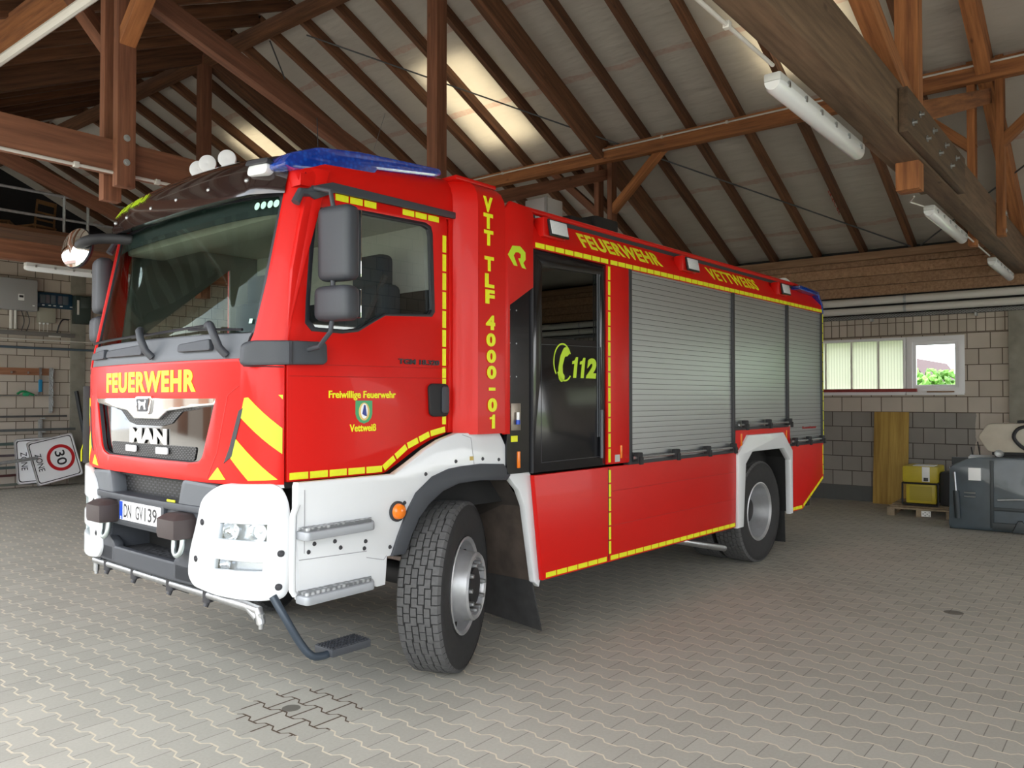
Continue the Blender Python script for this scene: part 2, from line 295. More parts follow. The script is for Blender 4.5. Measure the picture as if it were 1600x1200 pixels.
def mk_trans(name, col, mix, stripes=0.0):
    m = bpy.data.materials.new(name); m.use_nodes = True; t = m.node_tree; t.nodes.clear(); mt = math_chain(t)
    o = t.nodes.new('ShaderNodeOutputMaterial'); df = t.nodes.new('ShaderNodeBsdfDiffuse'); tl = t.nodes.new('ShaderNodeBsdfTranslucent'); mx = t.nodes.new('ShaderNodeMixShader'); mx.inputs[0].default_value = mix
    df.inputs['Color'].default_value = (*col, 1); tl.inputs['Color'].default_value = (*col, 1)
    if stripes:
        tc = t.nodes.new('ShaderNodeTexCoord'); sx = t.nodes.new('ShaderNodeSeparateXYZ'); t.links.new(tc.outputs['Object'], sx.inputs[0])
        f = mt('MULTIPLY', mt('PINGPONG', mt('MULTIPLY', sx.outputs[1], 1/stripes), 0.5), 2.0)
        cr = t.nodes.new('ShaderNodeValToRGB'); cr.color_ramp.elements[0].color = (*[c*0.78 for c in col], 1); cr.color_ramp.elements[1].color = (*col, 1); t.links.new(f, cr.inputs['Fac'])
        t.links.new(cr.outputs['Color'], tl.inputs['Color'])
    t.links.new(df.outputs[0], mx.inputs[1]); t.links.new(tl.outputs[0], mx.inputs[2]); t.links.new(mx.outputs[0], o.inputs['Surface'])
    return m
POLYC = mk_trans('ribbed_polycarbonate', (0.66, 0.68, 0.60), 0.85, 0.045)
SKYL = mk_trans('corrugated_rooflight', (0.96, 0.90, 0.75), 0.9)

# ------------------------------------------------------------------ helpers
WM = {}
def finish(bm, name, mat, parent=None, mw=None, ang=0.6, smooth=True):
    bmesh.ops.recalc_face_normals(bm, faces=bm.faces[:])
    me = bpy.data.meshes.new(name)
    if smooth:
        for f in bm.faces: f.smooth = True
        for e in bm.edges:
            e.smooth = not (len(e.link_faces) != 2 or e.calc_face_angle(0) > ang)
    bm.to_mesh(me); bm.free()
    mats = mat if isinstance(mat, (list, tuple)) else [mat]
    for k in mats: me.materials.append(k)
    o = bpy.data.objects.new(name, me); COL.objects.link(o)
    put(o, parent, mw)
    return o
def pieces(bm, name, mat, parent=None, mw=None, ang=0.6):
    """the separate islands of a mesh as objects of their own"""
    bm.verts.ensure_lookup_table(); seen = set(); out = []
    for v0 in bm.verts:
        if v0 in seen: continue
        st = [v0]; isl = []; seen.add(v0)
        while st:
            v = st.pop(); isl.append(v)
            for e in v.link_edges:
                q = e.other_vert(v)
                if q not in seen: seen.add(q); st.append(q)
        b2 = bmesh.new(); mp = {v: b2.verts.new(v.co) for v in isl}
        for f in {f for v in isl for f in v.link_faces}: b2.faces.new([mp[v] for v in f.verts])
        out.append(finish(b2, name, mat, parent, mw, ang))
    bm.free(); return out
def put(o, parent=None, mw=None):
    mw = mw if mw is not None else (WM[parent.name].copy() if parent else Matrix.Identity(4))
    if parent:
        o.parent = parent; o.matrix_basis = WM[parent.name].inverted() @ mw
    else: o.matrix_basis = mw
    WM[o.name] = mw
def thing(name, label, cat, loc=(0, 0, 0), rz=0.0, group=None, mw=None):
    o = bpy.data.objects.new(name, None); COL.objects.link(o); o.empty_display_size = 0.1
    m = mw if mw is not None else Matrix.Translation(loc) @ Matrix.Rotation(rz, 4, 'Z')
    o.matrix_basis = m; WM[o.name] = m
    o['label'] = label; o['category'] = cat
    if group: o['group'] = group
    return o
def tag(o, label, cat, group=None, kind=None):
    o['label'] = label; o['category'] = cat
    if group: o['group'] = group
    if kind: o['kind'] = kind
    return o
def struct(o, label=None):
    o['kind'] = 'structure'
    if label: o['label'] = label
    return o
def tree_copy(o, loc_m, label):
    """copy a thing (with its parts and sub-parts); loc_m is the new world matrix"""
    c = o.copy(); COL.objects.link(c); c.matrix_basis = loc_m; c['label'] = label; WM[c.name] = loc_m
    def rec(src, dst):
        for ch in list(src.children):
            d = ch.copy(); COL.objects.link(d); d.parent = dst; WM[d.name] = WM[dst.name] @ ch.matrix_basis; rec(ch, d)
    rec(o, c)
    return c
def bxm(bm, x0, x1, y0, y1, z0, z1, bev=0.0, M_=None):
    r = bmesh.ops.create_cube(bm, size=1.0)
    vs_ = r['verts']
    for v in vs_:
        v.co = Vector(((x0+x1)/2+v.co.x*(x1-x0), (y0+y1)/2+v.co.y*(y1-y0), (z0+z1)/2+v.co.z*(z1-z0)))
    if bev > 0:
        es = list({e for v in vs_ for e in v.link_edges})
        r2 = bmesh.ops.bevel(bm, geom=es, offset=bev, segments=(4 if bev >= 0.045 else 2), profile=0.6, affect='EDGES')
        vs_ = list({v for f in r2['faces'] for v in f.verts} | {v for v in vs_ if v.is_valid})
    if M_ is not None:
        for v in vs_: v.co = M_ @ v.co
    return vs_
def box(name, x0, x1, y0, y1, z0, z1, mat, parent=None, bev=0.0, mw=None):
    bm = bmesh.new(); bxm(bm, x0, x1, y0, y1, z0, z1, bev)
    return finish(bm, name, mat, parent, mw)
def frame_from(p0, p1, upv=(0, 0, 1)):
    p0, p1 = Vector(p0), Vector(p1); x = (p1-p0).normalized(); u = Vector(upv)
    if abs(x.dot(u)) > 0.99: u = Vector((0, 1, 0))
    y = u.cross(x).normalized(); z = x.cross(y)
    return Matrix(((x.x, y.x, z.x, p0.x), (x.y, y.y, z.y, p0.y), (x.z, y.z, z.z, p0.z), (0, 0, 0, 1)))
def beam(name, p0, p1, w_, h_, mat, parent=None, upv=(0, 0, 1), bev=0.004, base=None):
    """timber with its length along local x (the grain follows it)"""
    b = base if base is not None else Matrix.Identity(4)
    L = (Vector(p1)-Vector(p0)).length
    bm = bmesh.new(); bxm(bm, 0, L, -w_/2, w_/2, -h_/2, h_/2, bev)
    return finish(bm, name, mat, parent, b @ frame_from(p0, p1, upv))
def tubem(bm, pts, r, seg=10, closed=False, caps=True):
    pts = [Vector(p) for p in pts]; rings = []; n = len(pts)
    rr = r if isinstance(r, (list, tuple)) else [r]*n
    prev = None
    for i, p in enumerate(pts):
        d = (pts[min(i+1, n-1)]-pts[max(i-1, 0)]).normalized()
        if closed: d = (pts[(i+1) % n]-pts[(i-1) % n]).normalized()
        if prev is None:
            u = Vector((0, 0, 1)) if abs(d.z) < 0.9 else Vector((1, 0, 0)); a = u.cross(d).normalized()
        else: a = (prev - d*prev.dot(d)).normalized()
        prev = a; b = d.cross(a)
        rings.append([bm.verts.new(p+a*math.cos(2*math.pi*k/seg)*rr[i]+b*math.sin(2*math.pi*k/seg)*rr[i]) for k in range(seg)])
    m = n if closed else n-1
    for i in range(m):
        A, B = rings[i], rings[(i+1) % n]
        for k in range(seg): bm.faces.new((A[k], A[(k+1) % seg], B[(k+1) % seg], B[k]))
    if caps and not closed:
        bm.faces.new(rings[0][::-1]); bm.faces.new(rings[-1])
def tube(name, pts, r, mat, parent=None, seg=10, mw=None, smoothp=0, closed=False):
    if smoothp: pts = smooth_path(pts, smoothp)
    bm = bmesh.new(); tubem(bm, pts, r, seg, closed)
    return finish(bm, name, mat, parent, mw)
def smooth_path(pts, n):
    pts = [Vector(p) for p in pts]; out = []
    P = [pts[0]*2-pts[1]] + pts + [pts[-1]*2-pts[-2]]
    for i in range(1, len(P)-2):
        for k in range(n):
            t = k/n; a, b, c, d = P[i-1], P[i], P[i+1], P[i+2]
            out.append(0.5*((2*b)+(c-a)*t+(2*a-5*b+4*c-d)*t*t+(3*b-a-3*c+d)*t**3))
    out.append(pts[-1]); return out
def lathem(bm, prof, seg=48, axis='-y', M_=None):
    """prof: list of (r, w) ; revolves about the y axis, w outward along -y"""
    rings = []
    for r, w_ in prof:
        rings.append([bm.verts.new((r*math.cos(2*math.pi*k/seg), -w_, r*math.sin(2*math.pi*k/seg))) for k in range(seg)])
    for A, B in zip(rings, rings[1:]):
        for k in range(seg): bm.faces.new((A[k], A[(k+1) % seg], B[(k+1) % seg], B[k]))
    if M_ is not None:
        for R_ in rings:
            for v in R_: v.co = M_ @ v.co
    return rings
def round_poly(pts, r, seg=4):
    """round the corners of a 2D polygon"""
    n = len(pts); out = []
    for i in range(n):
        p0, p, p1 = Vector(pts[i-1]), Vector(pts[i]), Vector(pts[(i+1) % n])
        ri = r[i] if isinstance(r, (list, tuple)) else r
        a, b = (p0-p), (p1-p); d = min(ri, a.length*0.45, b.length*0.45)
        if d < 1e-4: out.append((p.x, p.y)); continue
        s, e = p+a.normalized()*d, p+b.normalized()*d
        for k in range(seg+1):
            t = k/seg; q = s*(1-t)**2+p*2*t*(1-t)+e*t*t; out.append((q.x, q.y))
    return out
def flat_mesh(loops, thick, bev=0.0):
    cu = bpy.data.curves.new('tmp', 'CURVE'); cu.dimensions = '2D'; cu.fill_mode = 'BOTH'; cu.extrude = max(thick/2-bev, 0.0); cu.bevel_depth = bev; cu.bevel_resolution = 1
    for lp in loops:
        s = cu.splines.new('POLY'); s.points.add(len(lp)-1); s.use_cyclic_u = True
        for q, p in zip(s.points, lp): q.co = (p[0], p[1], 0, 1)
    return _conv(cu)
def _conv(cu):
    o = bpy.data.objects.new('tmp', cu); COL.objects.link(o); dg = bpy.context.evaluated_depsgraph_get(); dg.update()
    me = bpy.data.meshes.new_from_object(o.evaluated_get(dg)); bm = bmesh.new(); bm.from_mesh(me)
    bpy.data.objects.remove(o); bpy.data.curves.remove(cu); bpy.data.meshes.remove(me)
    bmesh.ops.remove_doubles(bm, verts=bm.verts[:], dist=1e-5)
    return bm
def text_mesh(txt, size, thick, bold=0.0, space=1.0, shear=0.0):
    cu = bpy.data.curves.new('tmp', 'FONT'); cu.body = txt; cu.size = size; cu.extrude = thick/2; cu.offset = bold; cu.space_character = space; cu.shear = shear; cu.align_x = 'LEFT'; cu.resolution_u = 4
    return _conv(cu)
def fit(bm, u0, u1, v0, v1, mirror=False):
    xs = [v.co.x for v in bm.verts]; ys = [v.co.y for v in bm.verts]; a, b, c, d = min(xs), max(xs), min(ys), max(ys)
    for v in bm.verts: v.co.x = u0+(v.co.x-a)/(b-a)*(u1-u0); v.co.y = v0+(v.co.y-c)/(d-c)*(v1-v0)
def yplane(y, sgn=-1):      # (x, z) drawn on a plane of constant y, outward = sgn*y
    return lambda u, v, w_: (u, y+sgn*w_, v)
def xplane(x, sgn=-1):      # (y, z) on a plane of constant x
    return lambda u, v, w_: (x+sgn*w_, u, v)
def smap(kind, off=0.0):
    return lambda u, v, w_: surf(kind, u, v, w_+off)
def mapped(bm, fn, name, mat, parent=None, slices=None, mw=None, thick=0.0, ang=0.6):
    if slices:
        xs = [v.co.x for v in bm.verts]; a, b = min(xs), max(xs); k = math.ceil(a/slices)*slices
        while k < b:
            bmesh.ops.bisect_plane(bm, geom=bm.verts[:]+bm.edges[:]+bm.faces[:], plane_co=(k, 0, 0), plane_no=(1, 0, 0)); k += slices
    zs = [v.co.z for v in bm.verts]; z0 = min(zs)
    for v in bm.verts: v.co = Vector(fn(v.co.x, v.co.y, v.co.z-z0))
    return finish(bm, name, mat, parent, mw, ang)
def plate(name, loops, fn, thick, mat, parent=None, bev=0.0, slices=None, mw=None):
    if loops and isinstance(loops[0][0], (int, float)): loops = [loops]
    return mapped(flat_mesh(loops, thick, bev), fn, name, mat, parent, slices, mw)
def glyph_1(u0, u1, v0, v1, sl=0.0):
    w_, h_ = u1-u0, v1-v0; g = [(0.42, 0), (1.0, 0), (1.0, 1.0), (0.62, 1.0), (0.40, 0.84), (0.0, 0.80), (0.0, 0.66), (0.42, 0.68)]
    return [(u0+a*w_+sl*b*h_, v0+b*h_) for a, b in g]
def text(name, txt, fn, rect, mat, parent=None, thick=0.003, bold=0.03, slices=None, mw=None, flip=False, space=1.0, shear=0.0):
    bm = text_mesh(txt, 1.0, thick, bold, space, shear); fit(bm, rect[0], rect[1], rect[2], rect[3])
    return mapped(bm, fn, name, mat, parent, slices, mw)

# ------------------------------------------------------------------ curved outlines of cab (S) and bumper (B)
def _outline(xb,a,b,n,x0):
    pts=[(x0,1.25-b)]
    N=160
    for i in range(N+1):
        t=math.pi*i/N
        c,s=math.cos(t),math.sin(t)
        d=-b*(abs(c)**(2/n))*(1 if c>0 else -1)
        x=xb-a*(abs(s)**(2/n))
        pts.append((x,1.25+d))
    pts.append((x0,1.25+b))
    L=[0.0]
    for p,q in zip(pts,pts[1:]): L.append(L[-1]+math.hypot(q[0]-p[0],q[1]-p[1]))
    return pts,L
OUT={'S':_outline(-1.19,.255,1.12,2.8,-1.0),'B':_outline(-1.20,.27,1.13,2.8,-1.0)}
def slen(k): return OUT[k][1][-1]
def surf(k,s,z,off=0.0):
    pts,L=OUT[k]
    s=min(max(s,0),L[-1]-1e-6)
    lo,hi=0,len(L)-1
    while hi-lo>1:
        m=(lo+hi)//2
        if L[m]<=s: lo=m
        else: hi=m
    t=(s-L[lo])/max(1e-9,L[lo+1]-L[lo])
    def nrm(i):
        a=pts[max(0,i-1)];b=pts[min(len(pts)-1,i+1)]
        dx,dy=b[0]-a[0],b[1]-a[1];l=math.hypot(dx,dy) or 1
        return (-dy/l,dx/l)
    a,b=pts[lo],pts[lo+1];na,nb=nrm(lo),nrm(lo+1)
    x=a[0]+(b[0]-a[0])*t;y=a[1]+(b[1]-a[1])*t
    nx=na[0]+(nb[0]-na[0])*t;ny=na[1]+(nb[1]-na[1])*t
    l=math.hypot(nx,ny) or 1;nx/=l;ny/=l
    w=0 if k=='B' else .20*max(0,z-1.9)
    if k=='S':
        # lean: front moves back as it rises
        x+=w
    return (x+nx*off,y+ny*off,z)

# ================================================================== THE SETTING
XW, YW, SL = 10.25, 13.6, 0.461
RX = 3.2                                              # ridge
def zr(x): return 4.05+SL*(10.25-x) if x >= RX else 4.05+SL*(10.25-RX)-SL*(RX-x)   # underside of the rafters
o = box('floor', -40, 40, -30, 45, -0.3, 0.0, FLOOR); struct(o)
# right wall (behind the truck's tail) with a window strip, built as pieces round the openings
bm = bmesh.new()
def wseg(y0, y1, z0, z1): bxm(bm, XW, XW+0.3, y0, y1, z0, z1)
wseg(-1.01, 18.5, 0, 1.80); wseg(-1.01, 18.5, 2.66, 3.02); wseg(2.6, 18.5, 1.80, 2.66)
wseg(-9, -1.01, 0, 1.80); wseg(-9, -1.01, 2.66, 3.02); wseg(-2.5, -1.01, 1.80, 2.66); wseg(-9, -6.0, 1.80, 2.66)
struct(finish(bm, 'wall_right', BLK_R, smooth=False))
o = box('trim_1', XW-0.06, XW+0.0, -2.02, -1.6, 0, 3.02, CONC, bev=0.01); struct(o)      # concrete pillar
# board cladding over the masonry
for i in range(4):
    z0 = 3.38+i*0.168
    o = box('trim_%d' % (2+i), XW-0.03+0.004*(i % 2), XW+0.03, -9, 18.5, z0, z0+0.16, WOOD_P, bev=0.004); struct(o)
    o.data.transform(Matrix.Rotation(0, 4, 'Z'))
o = box('trim_10', XW+0.1, XW+0.14, -9, 18.5, 3.0, 4.3, BLACKM); struct(o)  # black sheet; the shade of the recess is in its colour
# left wall and concrete pillar
struct(box('wall_left', -3.9, XW+0.3, YW, YW+0.3, 0, 4.65, BLK_L))
def LW(x, z): return (-3.717+(x+3.717)*1.0274, 1.68+(z-1.68)*1.0274)
struct(box('trim_6', LW(3.05, 0)[0], LW(3.33, 0)[0], YW-0.02, YW+0.1, 0, 4.65, CONC, bev=0.005))
# loft floor behind the third truss, gable far behind it, end wall behind the camera's right
struct(box('trim_7', -3.9, XW, 8.76, 11.45, 3.99, 4.05, WOOD_D))
bm = bmesh.new()
for q in ((-1.8, 4.6, 0, 7.2), (9.6, XW+0.3, 0, 7.2), (4.6, 9.6, 3.1, 7.2)): bxm(bm, q[0], q[1], -9.2, -9.0, q[2], q[3])  # unseen end wall; its openings are shaped to let light in
struct(finish(bm, 'wall_front', BLK_L, smooth=False))
struct(box('wall_back', -3.9, XW, 18.5, 18.7, 0, 8, BLACKM))  # darkness of the attic is put into its black colour
# corner post pieces of the open long side
for i, yy in enumerate((-7.1, 13.8)):
    struct(box('trim_%d' % (8+i), -3.95, -3.7, yy-0.12, yy+0.12, 0, 4.0, WOOD_R))

# roof: underlay foil under a rafter-high gap, opaque sheet with three rooflight openings above it
def slope_pt(x, y, up_): 
    return (x, y, zr(x)+up_)
bm = bmesh.new()
for a, b in ((10.6, RX), (RX, -4.3)):
    nx = 24; ny = 60; g = []
    for i in range(nx+1):
        x = a+(b-a)*i/nx; row = []
        for j in range(ny+1):
            y = -9+27.5*j/ny; z = (4.05+SL*(10.25-x) if x >= RX else 4.05+SL*(10.25-RX)-SL*(RX-x))
            row.append(bm.verts.new((x, y, z+0.165+0.012*math.sin(j*2.3+i)*random.random())))
        g.append(row)
    for i in range(nx):
        for j in range(ny): bm.faces.new((g[i][j], g[i+1][j], g[i+1][j+1], g[i][j+1]))
struct(finish(bm, 'ceiling', UNDER, ang=1.0))
holes = [(-0.50, 0.62), (4.40, 5.50), (9.45, 10.55)]; HX = (4.9, 6.6)
bm = bmesh.new()
def rq(x0, x1, y0, y1, up_=0.34):
    vs_ = [bm.verts.new((x, y, zr(x)+up_+dz)) for dz in (0, 0.03) for x, y in ((x0, y0), (x1, y0), (x1, y1), (x0, y1))]
    for f in ((0, 1, 2, 3), (4, 5, 6, 7), (0, 1, 5, 4), (1, 2, 6, 5), (2, 3, 7, 6), (3, 0, 4, 7)): bm.faces.new([vs_[k] for k in f])
rq(10.9, HX[1], -9.2, 18.7); rq(HX[0], RX, -9.2, 18.7)
ys = [-9.2]+[v for h in holes for v in h]+[18.7]
for a, b in zip(ys[::2], ys[1::2]): rq(HX[1], HX[0], a, b)
rq(RX, -4.4, -9.2, 18.7)
struct(finish(bm, 'ceiling', M('fibre_cement_sheet', (0.2, 0.2, 0.2), 0.9), smooth=False))
for i, (a, b) in enumerate(holes):
    bm = bmesh.new(); rq(HX[1]+0.05, HX[0]-0.05, a-0.05, b+0.05, 0.385)
    o = finish(bm, 'window_%d' % (4+i), SKYL, smooth=False); struct(o)

# windows in the right wall
def window(n, y0, y1, poly):
    t = bpy.data.objects.new('window_%d' % n, None); COL.objects.link(t); t['kind'] = 'structure'; WM[t.name] = Matrix.Translation((XW, (y0+y1)/2, 1.8)); t.matrix_basis = WM[t.name]
    z0, z1 = 1.78, 2.67; f = 0.075 if not poly else 0.03
    wm = M('window_frame_white', (0.78, 0.78, 0.80), 0.35) if 'window_frame_white' not in bpy.data.materials else bpy.data.materials['window_frame_white']
    I = Matrix.Identity(4)
    plate('window_frame', [[(y0, z0), (y1, z0), (y1, z1), (y0, z1)], [(y0+f, z0+f), (y1-f, z0+f), (y1-f, z1-f), (y0+f, z1-f)]], xplane(XW+0.10), 0.12, wm, t, bev=0.006, mw=I)
    if not poly:
        plate('sash', [[(y0+f+.005, z0+f+.005), (y1-f-.005, z0+f+.005), (y1-f-.005, z1-f-.005), (y0+f+.005, z1-f-.005)], [(y0+f+.05, z0+f+.05), (y1-f-.05, z0+f+.05), (y1-f-.05, z1-f-.05), (y0+f+.05, z1-f-.05)]], xplane(XW+0.06), 0.05, wm, t, bev=0.006, mw=I)
    box('pane', XW+0.05, XW+0.056, y0+f, y1-f, z0+f, z1-f, POLYC if poly else GLASSW, t, mw=I)
    if poly:
        k = y0+0.42
        while k < y1-0.2: box('mullion', XW+0.03, XW+0.075, k-0.012, k+0.012, z0+f, z1-f, WPIPE, t, mw=I); k += 0.42
    box('window_sill', XW-0.05, XW+0.06, y0, y1, z0-0.03, z0, wm, t, mw=I)
window(1, -1.01, -0.20, False); window(2, -0.18, 2.6, True); window(3, -3.4, -2.5, False); window(7, -6.0, -3.42, True)

# ================================================================== TIMBER FRAME
BOLT = GALV
def truss(yc, label, wt, wp, wk, tie_h=0.26, hang=3.30, tie_w=0.16, extra=False, hz=3.42):
    t = thing('roof_truss', label, 'roof truss', (RX, yc, 3.55), group='timber roof trusses')
    zb = 3.55
    beam('tie_beam', (-3.85, yc, zb+tie_h/2), (10.2, yc, zb+tie_h/2), tie_w, tie_h, wt, t)
    for a, b in ((RX+0.0, 10.3), (RX, -3.9)):
        p0 = (a, yc, zr(a)-0.02+0.0); p1 = (b, yc, zr(b)-0.02)
        beam('principal_rafter', p0, p1, 0.15, 0.32, wp, t)
    beam('king_post', (RX, yc, hang), (RX, yc, zr(RX)-0.1), 0.17, 0.17, wk, t, upv=(0, 1, 0))
    for xs in (-0.6, 7.0):
        for s in (-1, 1):
            off = s*(tie_w/2+0.045)
            beam('hanging_post', (xs, yc+off, hz if s < 0 else hz-0.08), (xs, yc+off, zr(xs)+0.1), 0.15, 0.085, wk, t, upv=(0, 1, 0))
        beam('strut', (RX+(0.1 if xs > RX else -0.1), yc, 3.98), (xs, yc, zr(xs)-0.33), 0.12, 0.17, wk, t)
        for s in (-1, 1):
            a = (xs, yc+s*0.13, 4.62); b = (xs, yc+s*1.05, 5.47)
            beam('knee_brace', a, b, 0.11, 0.13, WOOD_O if s < 0 else wk, t, upv=(1, 0, 0))
        bm = bmesh.new()
        for zz in (3.62, 3.82):
            for s in (-1, 1):
                T_ = Matrix.Translation((xs, yc+s*(tie_w/2+0.09), zz)) @ (Matrix.Rotation(0 if s < 0 else math.pi, 4, 'Z'))
                lathem(bm, [(0.0, 0.012), (0.012, 0.012), (0.012, 0.004), (0.028, 0.004), (0.028, 0.0)], 14, M_=T_)
        T_ = Matrix.Translation((xs, yc-0.19, 4.72)); lathem(bm, [(0.0, 0.012), (0.012, 0.012), (0.012, 0.004), (0.028, 0.004), (0.028, 0.0)], 14, M_=T_)
        pieces(bm, 'bolt', BOLT, t, Matrix.Identity(4))
    if extra:
        for s, x0, x1 in ((-1, 2.4, 4.6), (1, 2.5, 4.4)):
            beam('splice_plank', (x0, yc+s*(tie_w/2+0.035), zb+tie_h/2-0.02), (x1, yc+s*(tie_w/2+0.035), zb+tie_h/2-0.02), 0.06, tie_h*0.8, wt, t)
        bm = bmesh.new()
        for k in range(8):
            x = 2.55+k*0.23; z = zb+tie_h*(0.3+0.3*(k % 2))
            for s in (-1, 1):
                lathem(bm, [(0.0, 0.03), (0.012, 0.03), (0.012, 0.006), (0.026, 0.006), (0.026, 0.0)], 12, M_=Matrix.Translation((x, yc+s*(tie_w/2+0.066), z)) @ (Matrix.Rotation(0 if s < 0 else math.pi, 4, 'Z')))
        pieces(bm, 'splice_bolt', STEEL, t, Matrix.Identity(4))
    return t
truss(-1.79, 'weathered grey timber roof truss carrying the three tube lamps at right', WOOD_G, WOOD_O, WOOD_O, tie_h=0.40, hang=3.33, tie_w=0.20, extra=True, hz=3.56)
truss(3.42, 'red-brown timber roof truss crossing above the fire engine cab', WOOD_R, WOOD_D, WOOD_R, tie_w=0.15)
truss(8.63, 'dark timber roof truss at the front edge of the chair loft', WOOD_R, WOOD_D, WOOD_R)
for xs, nm in ((6.9, 'orange stained purlin with white conduit, on the far wall side'), (-0.6, 'dark purlin over the truck cab on the open side')):
    beam('purlin', (xs, -8.9, zr(xs)-0.115), (xs, 18.4, zr(xs)-0.115), 0.14, 0.22, WOOD_O, None)
    tag(bpy.context.scene.collection.objects[-1], nm, 'purlin', 'roof purlins')
o = beam('ridge_beam', (RX, -8.9, zr(RX)-0.14), (RX, 18.4, zr(RX)-0.14), 0.14, 0.2, WOOD_D); tag(o, 'dark ridge beam along the top of the roof', 'ridge beam')
o = beam('wall_plate', (10.17, -8.9, 4.03), (10.17, 18.4, 4.03), 0.12, 0.12, WOOD_P); tag(o, 'timber wall plate under the rafter feet on the far wall', 'wall plate')
o = beam('eaves_beam', (-3.7, -8.9, 3.98), (-3.7, 18.4, 3.98), 0.14, 0.2, WOOD_R); tag(o, 'timber eaves beam over the open side of the hall', 'beam')
proto = {}
for side in (0, 1):
    for k in range(-9, 22):
        if k in (-5, 2, 9, 16): continue
        y = 1.93+0.745*k
        a, b = ((RX, 10.3) if side == 0 else (RX, -4.1))
        if side not in proto:
            p0 = Vector((a, 0, zr(a)+0.08)); p1 = Vector((b, 0, zr(b)+0.08)); L = (p1-p0).length
            bm = bmesh.new(); bxm(bm, 0, L, -0.04, 0.04, -0.08, 0.08, 0.003)
            o = finish(bm, 'rafter', WOOD_D, None, frame_from(p0, p1)); proto[side] = o; o.matrix_basis = Matrix.Translation((0, y, 0)) @ WM[o.name]
            WM['r%d' % side] = frame_from(p0, p1)
        else:
            o = proto[side].copy(); COL.objects.link(o); o.matrix_basis = Matrix.Translation((0, y, 0)) @ WM['r%d' % side]
        bay = 'right of the grey lamp truss' if k < -5 else ('between the lamp truss and the cab truss' if k < 2 else ('between the cab truss and the loft truss' if k < 9 else 'above the chair loft'))
        tag(o, 'dark common rafter on the %s slope %s' % ('far wall' if side == 0 else 'open side', bay), 'rafter', 'common rafters %s, %s slope' % (bay, 'far' if side == 0 else 'open side'))
# the rafter with red chalk writing
bm = text_mesh('TK5C.95', 1.0, 0.002, 0.02); fit(bm, 0, 0.62, 0, 0.085)
yy = 1.93+0.745*(-2)+0.0405
p = Vector((8.55, yy, zr(8.55)+0.03)); d = Vector((1, 0, -SL)).normalized(); n_ = Vector((0, 1, 0)); u_ = d.cross(n_)
mw_ = Matrix(((d.x, -u_.x, n_.x, p.x), (d.y, -u_.y, n_.y, p.y), (d.z, -u_.z, n_.z, p.z), (0, 0, 0, 1)))
o = finish(bm, 'chalk_writing', M('red_chalk', (0.45, 0.09, 0.06), 0.9), None, mw_); tag(o, 'red chalk lettering on a rafter near the far wall', 'writing')
# wind bracing rods under the rafters
def up3(x, y, e=-0.012): return (x, y, zr(x)+e)
for a, b, l in (((3.6, 6.5), (10.1, -0.30), 'steel bracing rod running from the cab truss down to the far wall'), ((8.4, -2.3), (10.1, -0.45), 'short steel bracing rod beyond the grey lamp truss'), ((3.46, 7.22), (4.07, 7.69), 'thin steel rod high beside the ridge at left')):
    o = tube('bracing_rod', [up3(*a), up3(*b)], 0.012, M('dark_rod', (0.09, 0.095, 0.10), 0.5, metal=0.4) if 'dark_rod' not in bpy.data.materials else bpy.data.materials['dark_rod'], seg=8); tag(o, l, 'bracing rod')
o = tube('hanging_wire', [up3(5.18, 6.52), up3(5.83, 7.55)], 0.004, STEEL, seg=6); tag(o, 'thin wire between two rafters over the blue light bar', 'wire')

# conduits with clips
def conduit(name, pts, r, label, cat='conduit', mat=WPIPE, clips=None):
    t = thing(name, label, cat, pts[0]); tube('pipe', pts, r, mat, t, seg=10, mw=Matrix.Identity(4))
    if clips:
        bm = bmesh.new()
        a, b = Vector(pts[0]), Vector(pts[-1]); n = int((b-a).length/clips)
        for k in range(1, n):
            c = a.lerp(b, k/n); bxm(bm, c.x-r*1.5, c.x+r*1.5, c.y-r*1.5, c.y+r*1.5, c.z-r*1.6, c.z+r*1.6, 0.002)
        pieces(bm, 'clip', mat, t, Matrix.Identity(4))
    return t
xp = 6.9-0.083
conduit('conduit', [(xp, -8.8, zr(6.9)-0.05), (xp, 8.4, zr(6.9)-0.05)], 0.012, 'white conduit clipped along the orange purlin', clips=1.0)
conduit('conduit', [(-3.6, 3.335, 3.535), (3.0, 3.335, 3.535)], 0.013, 'white conduit along the bottom edge of the tie beam above the cab', clips=0.6)
conduit('conduit', [(-1.2, -1.66, 3.53), (0.62, -1.66, 3.53)], 0.011, 'white cable on the underside of the grey tie beam before the first tube lamp', clips=0.6)
conduit('conduit', [(4.25, -1.60, 3.53), (4.45, -1.52, 3.53), (4.55, -1.62, 3.49)], 0.008, 'short white cable looping to the second tube lamp')
conduit('conduit', [(6.3, -1.66, 3.52), (8.1, -1.66, 3.52)], 0.009, 'white cable between the second and third tube lamp', clips=0.8)
